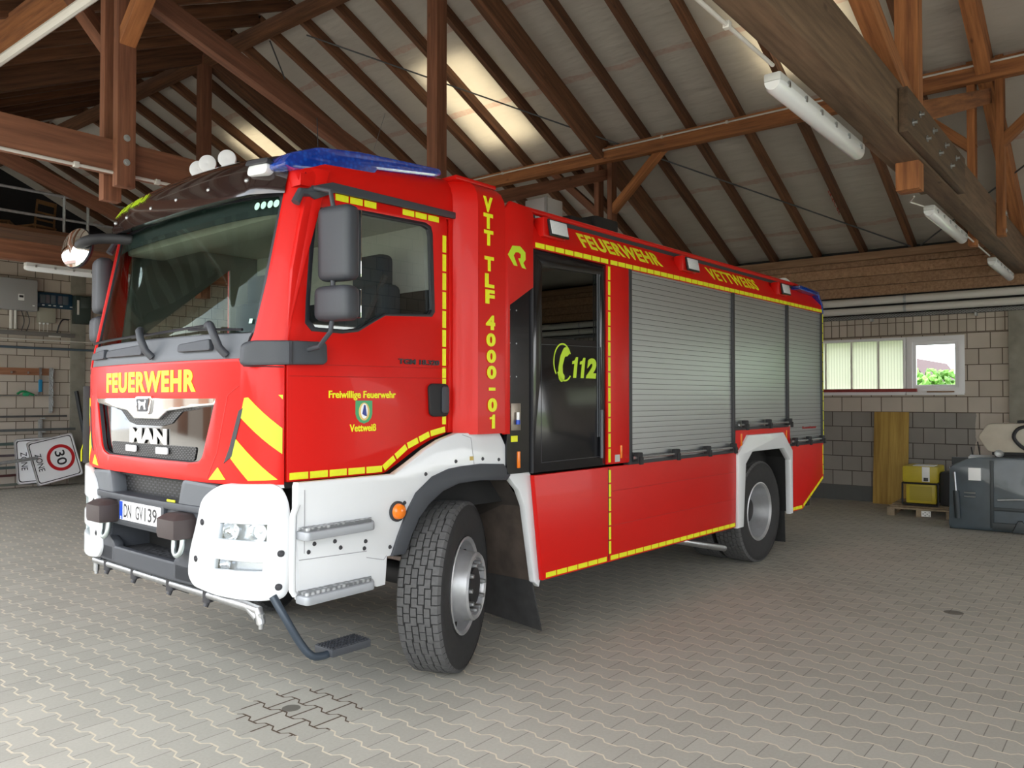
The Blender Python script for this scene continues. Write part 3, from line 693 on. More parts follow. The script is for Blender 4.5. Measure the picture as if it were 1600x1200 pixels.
# tube lamps
def tube_lamp(x0, x1, y, z, label):
    t = thing('tube_lamp', label, 'lamp', ((x0+x1)/2, y, z), group='white tube lamps under the tie beams')
    I = Matrix.Identity(4)
    hb = M('lamp_housing', (0.55, 0.56, 0.55), 0.4) if 'lamp_housing' not in bpy.data.materials else bpy.data.materials['lamp_housing']
    dif = M('lamp_diffuser', (0.80, 0.82, 0.84), 0.25, coat=0.4) if 'lamp_diffuser' not in bpy.data.materials else bpy.data.materials['lamp_diffuser']
    box('housing', x0, x1, y-0.05, y+0.05, z+0.0, z+0.05, hb, t, 0.015, I)
    bm = bmesh.new(); n = 12
    A = []
    for xx, s in ((x0+0.0, 0.8), (x0+0.04, 1.0), (x1-0.04, 1.0), (x1, 0.8)):
        A.append([bm.verts.new((xx, y+0.055*s*math.cos(math.pi*k/n), z-0.062*s*math.sin(math.pi*k/n))) for k in range(n+1)])
    for P_, Q_ in zip(A, A[1:]):
        for k in range(n): bm.faces.new((P_[k], P_[k+1], Q_[k+1], Q_[k]))
    bm.faces.new(A[0]); bm.faces.new(A[-1][::-1])
    finish(bm, 'diffuser', dif, t, I)
    bm = bmesh.new(); n = 6
    for k in range(n):
        c = x0+0.12+(x1-x0-0.24)*k/(n-1)
        for s in (-1, 1): bxm(bm, c-0.012, c+0.012, y+s*0.055-0.006, y+s*0.055+0.006, z-0.012, z+0.02)
    pieces(bm, 'latch', STEEL, t, I)
tube_lamp(0.66, 2.33, -1.64, 3.46, 'large white tube lamp under the near end of the grey tie beam')
tube_lamp(4.55, 6.25, -1.66, 3.45, 'middle tube lamp under the grey tie beam at right')
tube_lamp(8.1, 9.8, -1.68, 3.45, 'farthest tube lamp under the grey tie beam beside the wall')
tube_lamp(0.55, 2.0, 8.5, 3.47, 'white tube lamp under the loft edge above the wall boxes')
# two pipes and a cable tray over the windows
for z, r, l in ((3.285, 0.062, 'upper of the two white pipes along the far wall'), (3.135, 0.058, 'lower of the two white pipes along the far wall')):
    t = thing('wall_pipe', l, 'pipe', (XW-0.08, 0, z)); tube('pipe', [(XW-0.08, -8.9, z), (XW-0.08, 13, z)], r, WPIPE, t, 16, Matrix.Identity(4))
    bm = bmesh.new()
    for k in range(12): lathem(bm, [(r+0.004, -0.02), (r+0.004, 0.02)], 16, M_=Matrix.Translation((XW-0.08, -7+1.7*k, z)))
    pieces(bm, 'pipe_clip', GALV, t, Matrix.Identity(4))
t = thing('cable_tray', 'perforated grey cable tray above the window on the far wall', 'cable tray', (XW-0.06, 0, 3.03))
TRAYM = mk_hex('perforated_tray', (0.42, 0.42, 0.42), (0.08, 0.08, 0.08), 0.05)
box('tray', XW-0.12, XW-0.005, -8.9, 13, 3.0, 3.055, TRAYM, t, 0.003, Matrix.Identity(4))
bm = bmesh.new()
for k in range(12): bxm(bm, XW-0.10, XW, -7.2+1.5*k, -7.17+1.5*k, 2.955, 3.0)
pieces(bm, 'tray_bracket', GALV, t, Matrix.Identity(4))
# white tube near the top left corner, running along the hall
conduit('drain_tube', [(-1.6, -3.0, 4.07), (-1.6, 6.5, 4.07)], 0.032, 'thick white tube crossing the top left corner of the picture', 'pipe')

# ================================================================== THE FIRE ENGINE (built in its own frame: x to the rear, y across, z up)
TR = thing('fire_engine', 'red and white fire engine with yellow lettering and grey roller shutters parked in the hall', 'fire engine', (0, 0, 0), math.radians(-2.0))
TM = WM[TR.name]
S_END, B_END = slen('S'), slen('B')
def P_(pts): return [tuple(p) for p in pts]
def mirs(pts, k='S'): L = S_END if k == 'S' else B_END; return [(L-a, b) for a, b in pts][::-1]
def tp(name, loops, fn, th, mat, parent=TR, bev=0.0, slices=None): return plate(name, loops, fn, th, mat, parent, bev, slices, TM)
def tbox(name, x0, x1, y0, y1, z0, z1, mat, parent=TR, bev=0.0): return box(name, x0, x1, y0, y1, z0, z1, mat, parent, bev, TM)
def ttube(name, pts, r, mat, parent=TR, seg=12, sm=0): return tube(name, pts, r, mat, parent, seg, TM, sm)
def ttext(name, txt, fn, rect, mat, parent=TR, bold=0.03, slices=None, thick=0.003, shear=0.0, space=1.0): return text(name, txt, fn, rect, mat, parent, thick, bold, slices, TM, shear=shear, space=space)
def dashes(pts, w_, L=0.11, gap=0.012, end=True):
    """a row of short rectangles along a polyline (u, v)"""
    out = []; 
    for p, q in zip(pts, pts[1:]):
        p, q = Vector(p), Vector(q); d = q-p; n = max(1, round(d.length/(L+gap))); d /= n; nn = Vector((-d.y, d.x)).normalized()*w_/2; g = d.normalized()*gap/2
        for k in range(n):
            a = p+d*k+g; b = p+d*(k+1)-g
            out.append([tuple(a+nn), tuple(b+nn), tuple(b-nn), tuple(a-nn)])
    return out

# ---- chassis
bm = bmesh.new()
for y in (0.82, 1.68): bxm(bm, -1.15, 5.9, y-0.04, y+0.04, 0.78, 1.02, 0.005)
for x in (-0.9, 0.6, 1.6, 2.6, 3.4, 5.2): bxm(bm, x-0.05, x+0.05, 0.82, 1.68, 0.82, 0.95)
finish(bm, 'chassis_frame', BLACKM, TR, TM)
bm = bmesh.new()
for x in (0.0, 4.38):
    tubem(bm, [(x, 0.35, 0.52), (x, 2.15, 0.52)], 0.075, 14)
    bm2 = bmesh.ops.create_uvsphere(bm, u_segments=16, v_segments=10, radius=0.24, matrix=Matrix.Translation((x, 1.25, 0.52)) @ Matrix.Scale(0.8, 4, (0, 1, 0)))
tubem(bm, [(0.2, 1.25, 0.6), (4.1, 1.25, 0.58)], 0.05, 12)
finish(bm, 'axles', BLACKM, TR, TM)
tbox('fuel_tank', 1.3, 3.3, 0.12, 0.7, 0.50, 1.0, DARKHOLE, bev=0.03)
tbox('underbody', -1.1, 6.0, 0.25, 2.25, 0.98, 1.16, DARKHOLE)
ttube('exhaust_pipe', [(2.45, 0.40, 0.50), (2.9, 0.16, 0.40), (3.62, 0.10, 0.245)], 0.032, STEEL, seg=16)

# ---- wheels
def rot_m(cx, cy, cz, th): return TM @ Matrix.Translation((cx, cy, cz)) @ Matrix.Rotation(th, 4, 'Z')
def make_wheel(name, mw, hw, front=True, blocks=True, lab=None):
    """hw = half width; outward is local -y"""
    R_ = 0.522; HR = 0.165 if front else hw; dy = HR-hw; root = bpy.data.objects.new(name, None); COL.objects.link(root); put(root, TR, mw)
    if lab: root['label'] = lab
    bm = bmesh.new()
    prof = [(0.285, hw*0.80), (0.30, hw*0.88), (0.36, hw*1.0), (0.44, hw*1.02), (0.495, hw*0.96), (R_-0.014, hw*0.84), (R_-0.014, 0), (R_-0.014, -hw*0.84), (0.495, -hw*0.96), (0.44, -hw*1.02), (0.36, -hw), (0.30, -hw*0.88), (0.285, -hw*0.80)]
    lathem(bm, prof, 72)
    tyre = finish(bm, 'tyre', RUB, root, mw, ang=0.9)
    if blocks:
        bm = bmesh.new(); N = 60; wd = 2*hw*0.90; cols = 6; cw = wd/cols
        for c in range(cols):
            off = (0.35 if c % 2 else 0.0)
            for k in range(N):
                a0 = 2*math.pi*(k+off+0.04)/N; a1 = 2*math.pi*(k+off+0.93)/N
                zz = 0.0035*(1 if (k//2) % 2 else -1)
                y0 = -wd/2+c*cw+0.0035+zz*(c > 0); y1 = -wd/2+(c+1)*cw-0.0035+zz*(c < cols-1)
                vs_ = []
                for r in (R_-0.02, R_):
                    for a in (a0, a1):
                        for y in (y0, y1):
                            rr = r-(0.004 if (c in (0,) and y == y0) or (c == cols-1 and y == y1) else 0)
                            vs_.append(bm.verts.new((rr*math.cos(a), y, rr*math.sin(a))))
                for f in ((4, 5, 7, 6), (0, 4, 6, 2), (1, 3, 7, 5), (0, 1, 5, 4), (2, 6, 7, 3)): bm.faces.new([vs_[i] for i in f])
                if c in (0, cols-1):      # shoulder lug running down the sidewall
                    yo = y0 if c == 0 else y1; sgn = -1 if c == 0 else 1
                    q = []
                    for r, yy in ((R_-0.004, yo), (0.497, sgn*hw*0.975)):
                        for a in (a0, a1): q.append(bm.verts.new((r*math.cos(a), yy, r*math.sin(a))))
                    bm.faces.new((q[0], q[1], q[3], q[2]))
        finish(bm, 'tread', TREAD, tyre, mw, smooth=False)
    # rim
    bm = bmesh.new()
    if front:
        lathem(bm, [(r_, w_*HR-dy) for r_, w_ in ((0.288, 0.84), (0.300, 0.95), (0.290, 0.98), (0.274, 0.90), (0.262, 0.62), (0.240, 0.46), (0.222, 0.62), (0.210, 1.00), (0.207, 1.34), (0.196, 1.42), (0.176, 1.37), (0.172, 1.22), (0.10, 1.20))], 56)
        finish(bm, 'rim', SILV, root, mw)
        bm = bmesh.new()
        for k in range(10):
            a = 2*math.pi*k/10+0.15; bmesh.ops.create_cone(bm, cap_ends=True, segments=14, radius1=0.026, radius2=0.026, depth=0.012, matrix=Matrix.Translation((0.236*math.cos(a), -(HR*0.60-dy), 0.236*math.sin(a))) @ Matrix.Rotation(math.pi/2, 4, 'X'))
        finish(bm, 'vent_hole', DARKHOLE, root, mw)
        bm = bmesh.new(); lathem(bm, [(r_, w_*HR-dy) for r_, w_ in ((0.165, 1.21), (0.118, 1.22), (0.112, 1.32), (0.06, 1.36), (0.0, 1.36))], 32); finish(bm, 'hub', BLACKM, root, mw)
        bm = bmesh.new()
        for k in range(10):
            a = 2*math.pi*k/10; bmesh.ops.create_cone(bm, cap_ends=True, segments=6, radius1=0.017, radius2=0.014, depth=0.05, matrix=Matrix.Translation((0.142*math.cos(a), -(HR*1.33-dy), 0.142*math.sin(a))) @ Matrix.Rotation(math.pi/2, 4, 'X'))
        finish(bm, 'wheel_nut', STEEL, root, mw)
    else:
        lathem(bm, [(0.288, hw*0.78), (0.302, hw*0.9), (0.290, hw*0.93), (0.272, hw*0.80), (0.262, hw*0.30), (0.245, -hw*0.1), (0.235, -hw*0.6), (0.21, -hw*0.85), (0.19, -hw*0.80), (0.15, -hw*0.62), (0.1, -hw*0.6)], 56)
        finish(bm, 'rim', SILV, root, mw)
        bm = bmesh.new(); lathem(bm, [(0.16, -hw*0.60), (0.13, -hw*0.50), (0.12, hw*0.05), (0.08, hw*0.15), (0.0, hw*0.15)], 32); finish(bm, 'hub', BLACKM, root, mw)
        bm = bmesh.new()
        for k in range(10):
            a = 2*math.pi*k/10; bmesh.ops.create_cone(bm, cap_ends=True, segments=6, radius1=0.017, radius2=0.014, depth=0.06, matrix=Matrix.Translation((0.165*math.cos(a), hw*0.45, 0.165*math.sin(a))) @ Matrix.Rotation(math.pi/2, 4, 'X'))
        finish(bm, 'wheel_nut', DARKHOLE, root, mw)
    return root
TH = math.radians(27)
make_wheel('front_wheel', rot_m(-0.045, 0.190, 0.522, TH), 0.136, True, lab='steered front wheel with protruding silver hub ring')
make_wheel('front_wheel', rot_m(0.03, 2.30, 0.522, TH) @ Matrix.Rotation(math.pi, 4, 'Z'), 0.136, True, lab='front wheel on the far side')
make_wheel('rear_wheel', rot_m(4.38, 0.20, 0.522, 0), 0.145, False, lab='outer rear wheel with deep silver rim')
make_wheel('rear_wheel', rot_m(4.38, 0.53, 0.522, 0), 0.145, False, lab='inner rear wheel')
make_wheel('rear_wheel', rot_m(4.38, 2.30, 0.522, 0) @ Matrix.Rotation(math.pi, 4, 'Z'), 0.145, False, lab='rear wheel on the far side')

# ---- cab shell (dark inner skin so that every gap reads dark)
bm = bmesh.new()
N = 60; zs = [1.22, 1.6, 1.9, 2.0]
rows = [[bm.verts.new(surf('S', S_END*i/N, z, -0.035)) for i in range(N+1)] for z in zs]
for a, b in zip(rows, rows[1:]):
    for i in range(N): bm.faces.new((a[i], a[i+1], b[i+1], b[i]))
bxm(bm, -1.0, 0.0, 0.165, 0.185, 1.26, 2.04); bxm(bm, -1.0, 0.0, 2.315, 2.335, 1.26, 2.03)
bxm(bm, -0.20, 0.0, 0.165, 0.185, 2.04, 2.8)
bxm(bm, -0.03, 0.0, 0.17, 2.33, 1.2, 2.85)
finish(bm, 'cab_inner_shell', BLACKM, TR, TM)
tbox('cab_floor', -1.3, 0.0, 0.17, 2.33, 1.22, 1.30, BLACKM)
# red front with the grille opening
GR = [(0.672, 1.687), (2.160, 1.687), (2.040, 1.360), (1.93, 1.333), (0.90, 1.333), (0.792, 1.345)]
fo = [(0.262, 1.245), (2.56, 1.245), (2.56, 1.87), (2.34, 1.87), (2.33, 1.885), (0.50, 1.885), (0.48, 1.87), (0.262, 1.87)]
front = tp('front_panel', [fo, round_poly(GR, [0.01, 0.01, 0.05, 0.02, 0.02, 0.05])], smap('S', -0.02), 0.035, RED, bev=0.006, slices=0.05)
# seams of the front flap
for pts in ([(0.262, 1.845), (0.47, 1.85), (0.50, 1.885)], [(0.50, 1.75), (0.58, 1.70), (0.66, 1.40), (0.74, 1.262)], ):
    for q in (pts, [(S_END-a, b) for a, b in pts]):
        bm = bmesh.new(); dense = []
        for a, b in zip(q, q[1:]):
            for k in range(6): dense.append(Vector(a).lerp(Vector(b), k/6))
        dense.append(Vector(q[-1])); tubem(bm, [surf('S', a.x, a.y, 0.0145) for a in dense], 0.0028, 6); finish(bm, 'panel_seam', RED2 if pts[0][0] == 0.50 else INK, front, TM)
for q in ([(0.472, 1.637), (0.484, 1.588), (0.546, 1.385), (0.605, 1.347), (0.564, 1.428), (0.50, 1.621)],):
    tp('air_slot', [q], smap('S', 0.012), 0.006, GREYCAP, front, slices=0.05); tp('air_slot', [mirs(q)], smap('S', 0.012), 0.006, GREYCAP, front, slices=0.05)
ttext('lettering', 'FEUERWEHR', smap('S', 0.0145), (1.957, 0.848, 1.720, 1.842), YEL, front, bold=0.042, slices=0.05, space=1.13)
stripes = [[(0.464, 1.687), (0.440, 1.690), (0.267, 1.533), (0.267, 1.403), (0.489, 1.588)], [(0.523, 1.479), (0.286, 1.273), (0.437, 1.265), (0.555, 1.375)], [(0.652, 1.325), (0.592, 1.264), (0.726, 1.257)], [(0.285, 1.703), (0.266, 1.703), (0.266, 1.680)]]
for s_ in stripes:
    for q in (s_, mirs(s_)): tp('warning_stripe', [q], smap('S', 0.0145), 0.003, LIME if q is s_ else YEL, front, slices=0.04)
# grille
gi = [(0.676, 1.685), (2.156, 1.685), (2.035, 1.345), (0.797, 1.340)]
gr = tp('grille', [round_poly(gi, [0.01, 0.01, 0.06, 0.06])], smap('S', -0.03), 0.012, M('smoked_chrome', (0.15, 0.15, 0.155), 0.05, metal=1.0), bev=0.003, slices=0.05)
tp('grille_frame', [round_poly(GR, [0.01, 0.01, 0.05, 0.02, 0.02, 0.05]), round_poly([(a+(1.41-a)*0.02, b+(1.52-b)*0.05) for a, b in GR], 0.03)], smap('S', -0.015), 0.02, GREYCAP, gr, slices=0.05)
hx1 = [(1.98, 1.640), (0.84, 1.630), (1.03, 1.612), (1.14, 1.545), (1.25, 1.528), (1.57, 1.528), (1.67, 1.545), (1.79, 1.612)]
tp('mesh_insert', [hx1], smap('S', -0.018), 0.006, HEXS, gr, slices=0.05)
tp('mesh_insert', [round_poly([(0.88, 1.420), (1.94, 1.420), (1.92, 1.345), (0.90, 1.345)], 0.02)], smap('S', -0.018), 0.006, HEXS, gr, slices=0.05)
chr_ = [(0.66, 1.686), (2.156, 1.686), (2.14, 1.665), (1.86, 1.640), (1.66, 1.622), (1.56, 1.575), (1.26, 1.575), (1.16, 1.622), (0.96, 1.640), (0.675, 1.660)]
tp('chrome_wing', [round_poly(chr_, 0.012)], smap('S', -0.016), 0.03, CHROME, gr, bev=0.01, slices=0.05)
lg = tp('emblem', [round_poly([(1.310, 1.693), (1.512, 1.693), (1.478, 1.597), (1.340, 1.597)], 0.02)], smap('S', 0.008), 0.02, CHROME, gr, bev=0.006, slices=0.05)
tp('emblem_field', [round_poly([(1.328, 1.684), (1.494, 1.684), (1.466, 1.608), (1.353, 1.608)], 0.015)], smap('S', 0.028), 0.002, INK, lg, slices=0.05)
lion = [(1.455, 1.622), (1.437, 1.622), (1.430, 1.645), (1.395, 1.648), (1.385, 1.622), (1.366, 1.622), (1.375, 1.650), (1.362, 1.672), (1.372, 1.678), (1.385, 1.664), (1.425, 1.664), (1.452, 1.674), (1.46, 1.664), (1.45, 1.650)]
tp('emblem_animal', [lion], smap('S', 0.030), 0.002, CHROME, lg, slices=0.05)
ttext('maker_lettering', 'MAN', smap('S', -0.012), (1.656, 1.193, 1.422, 1.512), M('brushed_letter', (0.80, 0.78, 0.74), 0.3, metal=0.7), gr, bold=0.05, slices=0.05, thick=0.005)
for c in (1.62, 1.23): 
    l = tp('grille_light', [round_poly([(c-0.065, 1.372), (c+0.065, 1.372), (c+0.065, 1.405), (c-0.065, 1.405)], 0.008)], smap('S', -0.006), 0.012, LEDW, gr, bev=0.003, slices=0.05)
# grey panel under the windscreen with grips and wiper bases
gp = tp('scuttle_panel', [[(0.49, 1.888), (2.33, 1.888), (2.35, 2.0), (2.36, 2.02), (1.41, 2.028), (0.46, 2.02), (0.47, 2.0)]], smap('S', -0.015), 0.022, PLAST2, bev=0.004, slices=0.05)
for s0, z0 in ((1.34, 1.92), (0.60, 1.91)):
    h = [surf('S', s0, z0, 0.01), surf('S', s0+0.02, z0+0.04, 0.05), surf('S', s0+0.04, z0+0.11, 0.085), surf('S', s0+0.075, z0+0.155, 0.085), surf('S', s0+0.12, z0+0.165, 0.06), surf('S', s0+0.17, z0+0.162, 0.035)]
    ttube('grab_handle', h, [0.024, 0.026, 0.024, 0.022, 0.016, 0.01] if False else 0.021, PLAST, gp, 12, 0)
for s0, s1, z0 in ((1.95, 1.45, 1.965), (1.02, 0.72, 1.965), (2.25, 2.0, 1.96)):
    base = tp('wiper_base', [round_poly([(s0, z0-0.02), (s1, z0-0.02), (s1+0.02, z0+0.03), (s0, z0+0.012)], 0.01)], smap('S', 0.005), 0.03, PLAST, gp, bev=0.006, slices=0.05)
for s0, s1, z0, z1 in ((1.42, 2.28, 2.06, 2.045), (0.76, 1.62, 2.075, 2.05), (0.50, 0.95, 2.04, 2.06)):
    bl = [surf('S', s0+(s1-s0)*k/10, z0+(z1-z0)*k/10, 0.03) for k in range(11)]
    ttube('wiper_blade', bl, 0.008, INK, gp, 6)
# windscreen
ws = [(0.445, 2.022), (0.60, 2.026), (1.41, 2.032), (2.22, 2.026), (2.375, 2.022), (2.39, 2.765), (1.41, 2.80), (0.43, 2.765)]
wsg = tp('windscreen', [round_poly(ws, 0.02)], smap('S', -0.012), 0.006, GLASS, slices=0.05)
rub = [(0.425, 2.012), (1.41, 2.020), (2.395, 2.012), (2.41, 2.775), (1.41, 2.81), (0.41, 2.775)]
tp('windscreen_seal', [rub, round_poly([(a+(1.41-a)*0.028, b+(2.4-b)*0.04) for a, b in rub], 0.03)], smap('S', -0.016), 0.014, INK, wsg, slices=0.05)
tp('shade_band', [[(0.45, 2.665), (2.37, 2.665), (2.38, 2.80), (0.44, 2.80)]], smap('S', -0.022), 0.004, M('dark_green_band', (0.008, 0.02, 0.02), 0.5), wsg, slices=0.05)
for s0 in (0.600, 0.552, 0.504, 0.461):
    tp('green_dot', [[(s0+0.019*math.cos(a*math.pi/8), 2.722+0.021*math.sin(a*math.pi/8)) for a in range(16)]], smap('S', -0.004), 0.002, TEALDOT, wsg)
tp('sticker', [[(0.475, 2.075), (0.495, 2.075), (0.495, 2.10), (0.475, 2.10)]], smap('S', -0.004), 0.002, TEALDOT, wsg)
# pillars
pl = [(0.235, 1.862), (0.262, 1.87), (0.46, 1.87), (0.465, 2.01), (0.425, 2.3), (0.42, 2.86), (0.30, 2.90), (0.262, 2.90), (0.262, 2.3)]
tp('windscreen_pillar', [[(0.264, 1.852), (0.476, 1.857), (0.47, 1.90), (0.43, 2.02), (0.413, 2.3), (0.408, 2.90), (0.20, 2.90), (0.245, 2.4), (0.262, 2.1)]], smap('S', -0.02), 0.035, RED, bev=0.008, slices=0.04)
tp('windscreen_pillar', [mirs([(0.264, 1.852), (0.476, 1.857), (0.47, 1.90), (0.43, 2.02), (0.413, 2.3), (0.408, 2.90), (0.20, 2.90), (0.245, 2.4), (0.262, 2.1)])], smap('S', -0.02), 0.035, RED, bev=0.008, slices=0.04)
# far-side air deflector with slots
fd = tp('air_deflector', [[(2.50, 1.26), (2.62, 1.26), (2.62, 1.76), (2.50, 1.76)]], smap('S', 0.02), 0.05, BLACKM, bev=0.01, slices=0.04)
tp('warning_stripe', [[(2.49, 1.26), (2.60, 1.26), (2.60, 1.36), (2.53, 1.40), (2.49, 1.33)]], smap('S', 0.074), 0.004, YEL, fd, slices=0.04)
# ---- door with window opening
DO = [(-1.238, 1.262), (-1.242, 1.84), (-1.236, 2.087), (-1.212, 2.353), (-1.162, 2.61), (-1.125, 2.757), (-0.95, 2.80), (-0.109, 2.81), (-0.098, 2.651), (-0.091, 2.094), (-0.101, 1.478), (-0.242, 1.44), (-0.356, 1.391), (-0.496, 1.316), (-0.602, 1.262)]
DW = [(-1.085, 2.700), (-0.788, 2.739), (-0.283, 2.752), (-0.235, 2.735), (-0.220, 2.69), (-0.200, 2.213), (-0.225, 2.18), (-0.596, 2.157), (-0.676, 2.115), (-0.789, 2.053), (-0.898, 2.036), (-1.10, 2.036), (-1.142, 2.077), (-1.138, 2.195), (-1.119, 2.449), (-1.1, 2.65)]
door = tp('cab_door', [round_poly(DO, [0.005]*6+[0.03]*3+[0.03]*6), DW], yplane(0.165), 0.036, RED, bev=0.006)
tp('door_window_frame', [DW, [(a+(-0.62-a)*0.055, b+(2.40-b)*0.06) for a, b in DW]], yplane(0.158), 0.028, INK, door, bev=0.004)
tp('door_glass', [DW], yplane(0.165), 0.005, GLASSL, door)
for zc in (1.862, 1.80):
    bm = bmesh.new(); tubem(bm, [(-1.235, 0.128, zc), (-0.10, 0.128, zc+0.01)], 0.0022, 6); finish(bm, 'crease', RED2, door, TM)
tp('reflective_strip', dashes([(-1.235, 1.285), (-0.612, 1.285), (-0.43, 1.405), (-0.245, 1.472), (-0.112, 1.497)], 0.036, 0.105), yplane(0.129), 0.002, YEL, door)
tp('reflective_strip', dashes([(-0.126, 1.52), (-0.126, 1.585)], 0.03)+dashes([(-0.126, 1.765), (-0.126, 2.70)], 0.030, 0.105), yplane(0.129), 0.002, YEL, door)
tp('reflective_strip', dashes([(-0.955, 2.777), (-0.66, 2.779)], 0.036, 0.088)+dashes([(-0.474, 2.782), (-0.168, 2.783)], 0.034, 0.09), yplane(0.129), 0.002, YEL, door)
ttext('lettering', 'Freiwillige Feuerwehr', yplane(0.129), (-0.988, -0.518, 1.675, 1.727), YEL, door, bold=0.02)
ttext('lettering', 'Vettweiß', yplane(0.129), (-0.848, -0.664, 1.502, 1.543), YEL, door, bold=0.02)
ttext('model_badge', 'TGM 18.320', yplane(0.129), (-0.50, -0.172, 1.887, 1.918), GREYCAP, door, bold=0.02, thick=0.008)
shp = [(-0.809, 1.673), (-0.692, 1.673), (-0.692, 1.60), (-0.70, 1.575), (-0.72, 1.555), (-0.75, 1.545), (-0.78, 1.555), (-0.80, 1.575), (-0.809, 1.60)]
crest = tp('crest', [shp], yplane(0.129), 0.003, GREEN, door)
tp('crest_halo', [[(-0.75+0.038*math.cos(a*math.pi/10), 1.612+0.05*math.sin(a*math.pi/10)) for a in range(20)]], yplane(0.1262), 0.001, M('halo_gold', (0.72, 0.52, 0.18), 0.5), crest)
tp('crest_oval', [[(-0.75+0.024*math.cos(a*math.pi/10), 1.615+0.042*math.sin(a*math.pi/10)) for a in range(20)]], yplane(0.1252), 0.001, PLATEW, crest)
tp('crest_figure', [[(-0.765, 1.60), (-0.752, 1.65), (-0.742, 1.648), (-0.732, 1.585), (-0.75, 1.59)]], yplane(0.1242), 0.001, M('figure_blue', (0.03, 0.05, 0.25), 0.5), crest)
hd = tp('door_handle', [round_poly([(-0.262, 1.768), (-0.107, 1.768), (-0.107, 1.583), (-0.25, 1.583)], 0.03)], yplane(0.13), 0.022, BLACKM, door, bev=0.008)
tp('handle_grip', [round_poly([(-0.165, 1.755), (-0.115, 1.755), (-0.115, 1.60), (-0.165, 1.60)], 0.015)], yplane(0.108), 0.012, PLAST, hd, bev=0.004)
bs = tp('gutter_strip', [[(-1.155, 2.765), (-1.10, 2.80), (-0.979, 2.842), (0.0, 2.845), (0.0, 2.815), (-0.96, 2.80), (-1.09, 2.74)]], yplane(0.128), 0.02, PLAST, bev=0.005)
# far door side: plain red skin
tp('cab_side_far', [[(-1.24, 1.262), (-1.24, 2.0), (-1.12, 2.85), (0.0, 2.85), (0.0, 1.262)], [(-1.1, 2.05), (-1.08, 2.7), (-0.3, 2.7), (-0.3, 2.1)]], yplane(2.335, 1), 0.035, RED)
tp('cab_side_lining', [[(-1.16, 1.30), (-1.14, 2.0), (-1.04, 2.80), (0.0, 2.80), (0.0, 1.30)], [(-1.08, 2.06), (-1.06, 2.69), (-0.31, 2.69), (-0.31, 2.11)]], yplane(2.334, -1), 0.02, LINER2)
tp('cab_side_rear', [[(-0.085, 1.478), (-0.078, 2.81), (0.012, 2.83), (0.012, 1.478)]], yplane(0.165), 0.034, RED, bev=0.004)
# roof of the cab, with rolled edges
bm = bmesh.new(); prof = [(0.130, 2.80), (0.130, 2.86), (0.145, 2.92), (0.185, 2.975), (0.27, 3.01), (0.5, 3.035), (1.25, 3.055)]; prof = prof+[(2.5-y, z) for y, z in prof[-2::-1]]
xs_ = [-1.17, -1.13, -1.0, -0.7, -0.35, 0.02]; rows = []
for x in xs_:
    dz = 0.09*(x+1.2)/1.2; kk = {-1.17: -0.10, -1.13: -0.045}.get(x, 0)
    rows.append([bm.verts.new((x, y, z+(dz if z > 2.9 else dz*max(0, (z-2.8))/0.1)+(kk if z > 2.86 else 0))) for y, z in prof])
for a, b in zip(rows, rows[1:]):
    for i in range(len(prof)-1): bm.faces.new((a[i], a[i+1], b[i+1], b[i]))
bm.faces.new(rows[0])
finish(bm, 'cab_roof', RED, TR, TM, ang=0.8)
# smoked visor over the windscreen
bm = bmesh.new(); N = 56; rows = []
pr = [(2.775, 0.015), (2.768, 0.075), (2.80, 0.085), (2.88, 0.075), (2.95, 0.045), (2.99, -0.01), (3.01, -0.09)]
for z, off in pr:
    r = []
    for i in range(N+1):
        s_ = 0.40+(S_END-0.80)*i/N; e = min(1.0, min(i, N-i)/5); dz = 0.045*math.sin(math.pi*i/N)
        r.append(bm.verts.new(surf('S', s_, z+(dz if z > 2.79 else 0), off*(0.35+0.65*e) if off > 0 else off)))
    rows.append(r)
for a, b in zip(rows, rows[1:]):
    for i in range(N): bm.faces.new((a[i], a[i+1], b[i+1], b[i]))
bm.faces.new(rows[-1]); 
vis = finish(bm, 'sun_visor', VISOR, TR, TM, ang=0.7)
def on_visor(u, v, w_):      # v = height before the visor's own arch is added
    f_ = (u-0.40)/(S_END-0.80)*N; e = min(1.0, max(0.0, min(f_, N-f_)/5)); dz = 0.045*math.sin(math.pi*f_/N)
    for (za, oa), (zb, ob) in zip(pr[2:], pr[3:]):
        if v <= zb or zb == pr[-1][0]:
            o_ = oa+(ob-oa)*(v-za)/(zb-za); break
    return surf('S', u, v+dz, o_*(0.35+0.65*e)+w_+0.003)
ttext('lettering', 'VTT TLF 4000-01', on_visor, (2.27, 1.76, 2.880, 2.938), LIME, vis, bold=0.0, slices=0.03, space=1.1)
for i, s_ in enumerate((0.62, 0.95, 1.30, 1.62, 1.98, 2.2)):
    c = Vector(surf('S', s_, 2.85, 0.078)); bm = bmesh.new(); bmesh.ops.create_uvsphere(bm, u_segments=10, v_segments=6, radius=0.014, matrix=Matrix.Translation(c)); finish(bm, 'visor_screw', STEEL, vis, TM)
ml = tp('marker_light', [round_poly([(0.485, 2.875), (0.60, 2.875), (0.60, 2.922), (0.485, 2.922)], 0.02)], smap('S', 0.03), 0.07, LEDW, vis, bev=0.01, slices=0.05)
tp('marker_light_rim', [round_poly([(0.472, 2.926), (0.612, 2.926), (0.605, 2.945), (0.478, 2.945)], 0.008)], smap('S', 0.03), 0.085, GREYCAP, vis, bev=0.005, slices=0.05)
